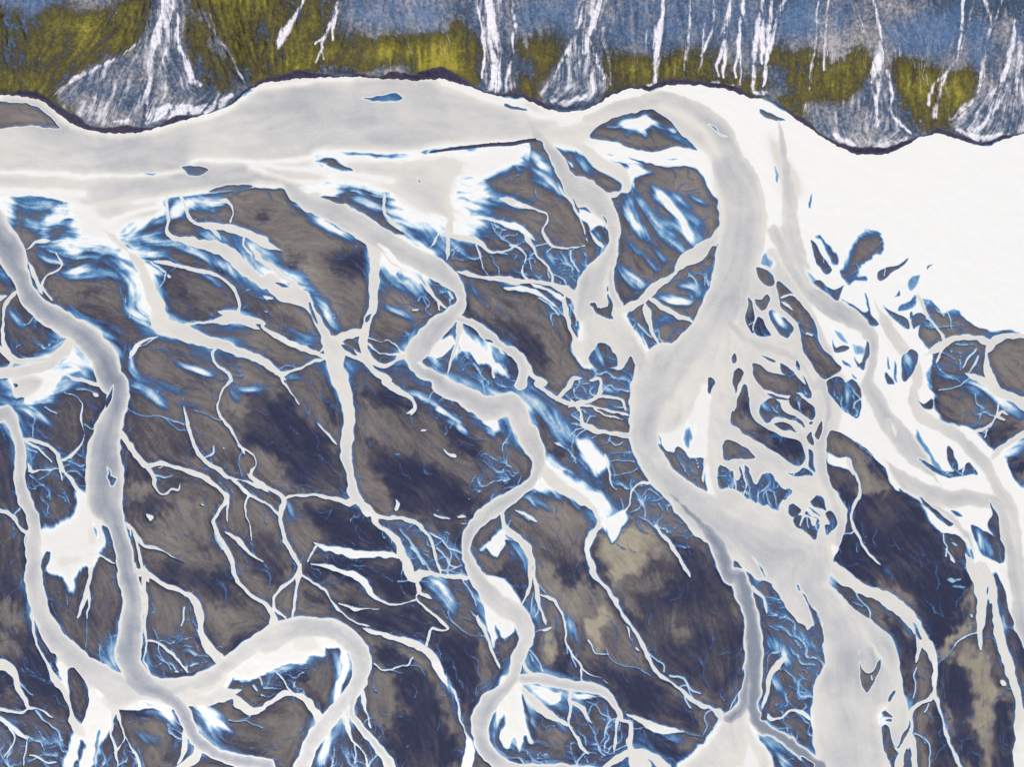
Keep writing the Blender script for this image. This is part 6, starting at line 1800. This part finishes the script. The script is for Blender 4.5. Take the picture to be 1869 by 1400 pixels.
# ------------------------------------------------------------------ heights
WATERLINE = .40
dry = np.clip((WATERLINE - blur(D, .8)) / WATERLINE, 0, 1)
ZG = .55 * sm(dry) + dry * (.10 * NF + .05 * LIC2 + .25 * np.clip(NB, -1, 2) * sm(1 - blur(np.minimum(D, .5), 12) / .3))
wet = np.clip((D - WATERLINE) / .6, 0, 1.2)
ZG = np.where(D > WATERLINE, -1.6 * wet - .02, ZG)
hd = np.maximum(HD, 0) * METRE
rise = 2.2 * sm(hd / 2.6) + 115 * (1 - np.exp(-np.maximum(hd - 3, 0) * .47 / 115))
relief = sm(hd / 8)
ZH = rise + relief * (.55 * NF + .30 * LIC2 + .16 * fft_noise(1.2, 101) - 1.1 * np.clip(PALE, 0, 1) + 1.2 * fft_noise(22, 103)) + .25 * BANK * fft_noise(1.5, 102)
Z = np.where(HD > 0, ZH - .25, ZG).astype(np.float32)
ZW = (.02 * fft_noise(3, 105)).astype(np.float32)

def axis(a0, a1, n, lo, hi, fold):
    """survey columns used for the sheet: dense in the middle, coarse margins, out to the horizon"""
    full = np.arange(n); pos = a0 + STEP * full
    keep = ((pos > lo) & (pos < hi)) | (full % 4 == 0)
    keep[[0, -1]] = True
    idx = full[keep]; p = pos[keep]
    ext = np.cumsum(40 * 1.35 ** np.arange(22))
    tri = lambda q, m: (m - np.abs(q % (2 * m) - m)).astype(int)            # fold the survey back on itself
    lo_i = tri(ext[::-1] / STEP, fold[0]); hi_i = n - 1 - tri(ext / STEP, fold[1])
    idx = np.concatenate([lo_i, idx, hi_i])
    p = np.concatenate([a0 - ext[::-1], p, pos[-1] + ext])
    return idx, p

iu, pu = axis(U0, U1, NX, -30, 1900, (600, 600))
iv, pv = axis(V0, V1, NY, -30, 1430, (70, 500))
gi = np.ix_(iv, iu)
PU, PV = np.meshgrid(pu, pv)
def field(a): return np.ascontiguousarray(a[gi]).astype(np.float32)
zg = field(Z)
beyond = np.clip((V0 - PV), 0, None) * METRE                    # the slope goes on behind the frame to a plateau
zg = np.where(beyond > 0, zg + (170 - zg) * (1 - np.exp(-beyond * .5 / 90)), zg)
far = np.clip(np.maximum(np.abs(PU - CU) - 1200, np.abs(PV - CV) - 1000), 0, None)
GYN, GXN = zg.shape

def place(z):
    k = METRE * (1 - np.clip(z, -5, 170) / ALT)
    return np.stack([(PU - CU) * k, -(PV - CV) * k, z], -1).reshape(-1, 3).astype(np.float32)

CO_G = place(zg)
CO_W = place(field(ZW))
quad = (np.arange(GYN - 1)[:, None] * GXN + np.arange(GXN - 1)[None, :])
QUAD = np.stack([quad + GXN, quad + GXN + 1, quad + 1, quad], -1).reshape(-1, 4)

def sheet(name, co, mask, attrs, mat):
    q = QUAD[mask.reshape(-1)]
    if len(q) == 0: return None
    used, inv = np.unique(q, return_inverse=True)
    me = bpy.data.meshes.new(name)
    n, f = len(used), len(q)
    me.vertices.add(n); me.vertices.foreach_set('co', co[used].ravel())
    me.loops.add(f * 4); me.loops.foreach_set('vertex_index', inv.reshape(-1).astype(np.int32))
    me.polygons.add(f); me.polygons.foreach_set('loop_start', np.arange(0, f * 4, 4, dtype=np.int32))
    me.polygons.foreach_set('use_smooth', np.ones(f, bool))
    me.update(calc_edges=True)
    for k, a in attrs.items():
        at = me.attributes.new(k, 'FLOAT', 'POINT'); at.data.foreach_set('value', a[used])
    me.materials.append(mat)
    o = bpy.data.objects.new(name, me); scene.collection.objects.link(o)
    return o

def describe(o, label, cat, group=None, kind='structure'):
    if o is None: return
    o['label'] = label; o['category'] = cat; o['kind'] = kind
    if group: o['group'] = group

# ------------------------------------------------------------------ materials
def lin(c): return tuple((((v / 255 + .055) / 1.055) ** 2.4 if v > 10 else v / 255 / 12.92) for v in c)
K_ALB = ALBEDO_SCALE

class Nodes:
    def __init__(self, name):
        self.mat = bpy.data.materials.new(name); self.mat.use_nodes = True
        self.t = self.mat.node_tree; self.t.nodes.clear()
        self.out = self.t.nodes.new('ShaderNodeOutputMaterial')
        self.bsdf = self.t.nodes.new('ShaderNodeBsdfPrincipled')
        self.t.links.new(self.bsdf.outputs[0], self.out.inputs[0])
        tc = self.t.nodes.new('ShaderNodeNewGeometry'); self.pos = tc.outputs['Position']
    def link(self, a, b): self.t.links.new(a, b)
    def attr(self, n):
        a = self.t.nodes.new('ShaderNodeAttribute'); a.attribute_name = n; return a.outputs['Fac']
    def noise(self, scale, detail=3, rough=.6):
        n = self.t.nodes.new('ShaderNodeTexNoise'); n.inputs['Scale'].default_value = scale
        n.inputs['Detail'].default_value = detail; n.inputs['Roughness'].default_value = rough
        self.link(self.pos, n.inputs['Vector']); return n.outputs['Fac']
    def math(self, op, a, b=None, c=None, clamp=False):
        m = self.t.nodes.new('ShaderNodeMath'); m.operation = op; m.use_clamp = clamp
        for s, v in zip(m.inputs, (a, b, c)):
            if v is None: continue
            if isinstance(v, (int, float)): s.default_value = v
            else: self.link(v, s)
        return m.outputs[0]
    def range(self, v, a, b, c=0., d=1., smooth=True):
        m = self.t.nodes.new('ShaderNodeMapRange'); m.interpolation_type = 'SMOOTHSTEP' if smooth else 'LINEAR'
        self.link(v, m.inputs[0])
        for i, x in zip((1, 2, 3, 4), (a, b, c, d)): m.inputs[i].default_value = x
        return m.outputs[0]
    def ramp(self, v, a, b, stops):
        r = self.t.nodes.new('ShaderNodeValToRGB'); e = r.color_ramp.elements
        while len(e) > 1: e.remove(e[-1])
        for k, (p, c) in enumerate(stops):
            p = (p - a) / (b - a)
            el = e[0] if k == 0 else e.new(p)
            el.position = p; el.color = tuple(min(.92, x * K_ALB) for x in lin(c)) + (1,)
        self.link(self.range(v, a, b, smooth=False), r.inputs[0])
        return r.outputs[0]
    def mix(self, f, a, b):
        m = self.t.nodes.new('ShaderNodeMix'); m.data_type = 'RGBA'
        if isinstance(f, (int, float)): m.inputs[0].default_value = f
        else: self.link(f, m.inputs[0])
        for s, v in ((m.inputs[6], a), (m.inputs[7], b)):
            if isinstance(v, tuple): s.default_value = tuple(min(.92, x * K_ALB) for x in lin(v)) + (1,)
            else: self.link(v, s)
        return m.outputs[2]
    def bump(self, h, strength, dist):
        b = self.t.nodes.new('ShaderNodeBump'); b.inputs['Strength'].default_value = strength
        b.inputs['Distance'].default_value = dist
        self.link(h, b.inputs['Height']); self.link(b.outputs[0], self.bsdf.inputs['Normal'])
    def finish(self, col, rough, spec=.3):
        self.link(col, self.bsdf.inputs['Base Color'])
        if isinstance(rough, (int, float)): self.bsdf.inputs['Roughness'].default_value = rough
        else: self.link(rough, self.bsdf.inputs['Roughness'])
        self.bsdf.inputs['Specular IOR Level'].default_value = spec
        return self.mat

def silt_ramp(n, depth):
    return n.mix(n.attr('white'), n.ramp(depth, 0., 1.35, STREAM), n.ramp(depth, 0., 1.35, SILT_GLARE))

def make_sand():
    n = Nodes('silty_sand')
    grain = n.math('ADD', n.noise(1.1, 3, .7), -.5)
    grain2 = n.math('ADD', n.noise(.22, 4, .65), -.5)
    tone = n.math('ADD', n.attr('tone'), n.math('ADD', n.math('MULTIPLY', grain, .75), n.math('MULTIPLY', grain2, .45)))
    depth = n.math('ADD', n.attr('depth'), n.math('MULTIPLY', grain, .05))
    sand = n.ramp(tone, -1.4, 1.4, SAND)
    col = n.mix(n.range(depth, .0, .32), sand, silt_ramp(n, depth))
    n.bump(n.noise(1.6, 4, .7), .25, .3)
    return n.finish(col, n.range(depth, .05, .3, .92, .5), .2)

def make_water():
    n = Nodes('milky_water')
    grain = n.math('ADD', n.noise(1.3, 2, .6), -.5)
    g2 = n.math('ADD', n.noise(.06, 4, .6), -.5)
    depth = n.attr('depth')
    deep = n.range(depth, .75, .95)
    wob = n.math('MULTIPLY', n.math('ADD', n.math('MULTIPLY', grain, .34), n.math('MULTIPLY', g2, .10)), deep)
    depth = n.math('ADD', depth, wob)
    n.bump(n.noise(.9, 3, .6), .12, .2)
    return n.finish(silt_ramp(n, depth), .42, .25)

def make_hill():
    n = Nodes('mossy_scree')
    g = n.math('ADD', n.noise(1.5, 3, .75), -.5)
    g2 = n.math('ADD', n.noise(.35, 4, .65), -.5)
    ht = n.math('ADD', n.attr('rock'), n.math('ADD', n.math('MULTIPLY', g, .9), n.math('MULTIPLY', g2, .5)))
    rock = n.ramp(ht, 0, 1.2, ROCK)
    rock = n.mix(n.math('MULTIPLY', n.attr('blue'), .7), rock, (80, 112, 154))
    ms = n.attr('moss')
    mt = n.math('ADD', n.math('ADD', n.math('MULTIPLY', ms, .75), n.math('MULTIPLY', n.attr('rock'), .3)), n.math('ADD', n.math('MULTIPLY', g, 1.0), n.math('MULTIPLY', g2, .5)))
    moss = n.ramp(mt, 0, 1.6, MOSSC)
    mf = n.range(n.math('ADD', ms, n.math('ADD', n.math('MULTIPLY', g2, .6), n.math('MULTIPLY', g, .4))), -.06, .42)
    col = n.mix(mf, rock, moss)
    p = n.range(n.math('ADD', n.attr('pale'), n.math('MULTIPLY', g, .38)), .26, 1.05)
    col = n.mix(p, col, (216, 214, 222))
    bank = n.ramp(n.math('ADD', g, g2), -.4, .5, [(-.4, (40, 40, 62)), (.1, (58, 54, 74)), (.5, (96, 86, 92))])
    col = n.mix(n.attr('bank'), col, bank)
    n.bump(n.noise(1.2, 5, .75), .32, .5)
    return n.finish(col, .92, .15)

M_SAND, M_WATER, M_HILL = make_sand(), make_water(), make_hill()

# ------------------------------------------------------------------ the ground, one surface cut into its landforms
c = lambda a: a[:-1, :-1]
hill_q = c(field(HD)) > 0
hl = c(HLAB[gi]); bank_q = hill_q & (c(field(BANK)) > .5)
bar_q = np.where(hill_q | (c(field(D)) > WATERLINE), 0, c(BAR[gi]))
A_S = {'depth': field(D).ravel(), 'tone': field(TONE).ravel(), 'white': field(WHITE).ravel()}
A_H = {'rock': field(HT).ravel(), 'moss': field(MOSS).ravel(), 'pale': field(PALE).ravel(), 'blue': field(BLUE).ravel(), 'bank': field(BANK).ravel()}
o = sheet('ground', CO_G, ~hill_q & (bar_q == 0), A_S, M_SAND)
describe(o, 'brown and dark blue grey sand flats between the braided channels', 'sand flat')
for k, (lab,) in ISLETS.items():
    describe(sheet('sand_islet', CO_G, bar_q == IDS.index(k), A_S, M_SAND), lab, 'islet', 'sand islets in the river')
taken = bank_q.copy()
describe(sheet('river_bank', CO_G, bank_q, A_H, M_HILL), 'narrow dark eroded bank along the foot of the hillside', 'river bank')
for k, (nm, lab, cat, grp) in SLOPES.items():
    if k not in HIDS: continue
    m = hill_q & ~taken & (hl == HIDS.index(k)); taken |= m
    describe(sheet(nm, CO_G, m, A_H, M_HILL), lab, cat, grp)
describe(sheet('hillside', CO_G, hill_q & ~taken, A_H, M_HILL), 'steep slope of olive moss and blue grey rock above the river', 'hillside')

# ------------------------------------------------------------------ the levee: a straight gravel ridge
line = spline(parse('@B0 126,108.2,1.2 140,106,1.8 155,104.2,2.2 170,102.6,2.6 186,101.8,2.8 @C0 12,100.6,2.8 23,99.2,2.4'.split()), d=2.0)
ln = np.random.default_rng(5); lv, lf = [], []
for i, (u_, v_, w_) in enumerate(line):
    x_, y_ = (u_ - CU) * METRE, -(v_ - CV) * METRE
    a_ = line[max(i - 1, 0)]; b_ = line[min(i + 1, len(line) - 1)]
    tx, ty = b_[0] - a_[0], -(b_[1] - a_[1]); L_ = math.hypot(tx, ty); nx_, ny_ = -ty / L_, tx / L_
    hw = w_ * METRE / 2; top = .9 + .12 * ln.standard_normal()
    if i in (0, len(line) - 1): top = .1
    for o_, z_ in ((-1.25, -.5), (-.62, top * .85), (-.25, top), (.25, top * .98), (.62, top * .8), (1.25, -.5)):
        j_ = hw * (o_ + .08 * ln.standard_normal())
        lv.append((x_ + nx_ * j_, y_ + ny_ * j_, z_ + .05 * ln.standard_normal()))
    if i:
        for k_ in range(5):
            p_ = (i - 1) * 6 + k_
            lf.append((p_, p_ + 1, p_ + 7, p_ + 6))
        lf.append(((i - 1) * 6 + 5, (i - 1) * 6, i * 6, i * 6 + 5))
lf += [tuple(range(6)), tuple(range((len(line) - 1) * 6 + 5, (len(line) - 1) * 6 - 1, -1))]
me = bpy.data.meshes.new('levee'); me.from_pydata(lv, [], lf); me.update()
n = Nodes('dark_gravel')
col = n.ramp(n.noise(2.0, 4, .7), .2, .8, [(.2, (38, 46, 74)), (.5, (62, 66, 92)), (.8, (100, 100, 118))])
n.bump(n.noise(3, 4, .7), .5, .3)
me.materials.append(n.finish(col, .9, .2))
o = bpy.data.objects.new('levee', me); scene.collection.objects.link(o)
o['label'] = 'long straight dark gravel levee along the lower edge of the wide grey river'; o['category'] = 'levee'

# ------------------------------------------------------------------ the water, one object per channel
lab = c(LAB[gi]).copy()
ponds = [IDS.index(k) for k in IDS if k.startswith('pond_')]
d00 = field(D)
dq = np.maximum(np.maximum(d00[:-1, :-1], d00[1:, 1:]), np.maximum(d00[:-1, 1:], d00[1:, :-1]))
wq = ((dq > WATERLINE - .02) | (np.isin(lab, ponds) & (dq > .26))) & (c(field(HD)) < 4)
CO_P = CO_W.copy(); CO_P[:, 2] += .25
done = np.zeros_like(wq)
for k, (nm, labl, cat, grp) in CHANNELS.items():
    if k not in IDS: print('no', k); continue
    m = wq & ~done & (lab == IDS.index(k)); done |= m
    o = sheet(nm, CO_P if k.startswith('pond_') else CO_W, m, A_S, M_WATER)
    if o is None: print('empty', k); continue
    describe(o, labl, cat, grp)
left = wq & ~done
miss = {IDS[i]: int((left & (lab == i)).sum()) for i in np.unique(lab[left])}
print('unlabelled', {k: v for k, v in miss.items() if v > 300})
describe(sheet('rivulets', CO_W, left, A_S, M_WATER), 'countless fine threads of milky water seeping across the sand bars', 'rivulets', kind='stuff')
print('objects', len(scene.objects), 'faces', sum(len(o.data.polygons) for o in scene.objects if o.type == 'MESH'))
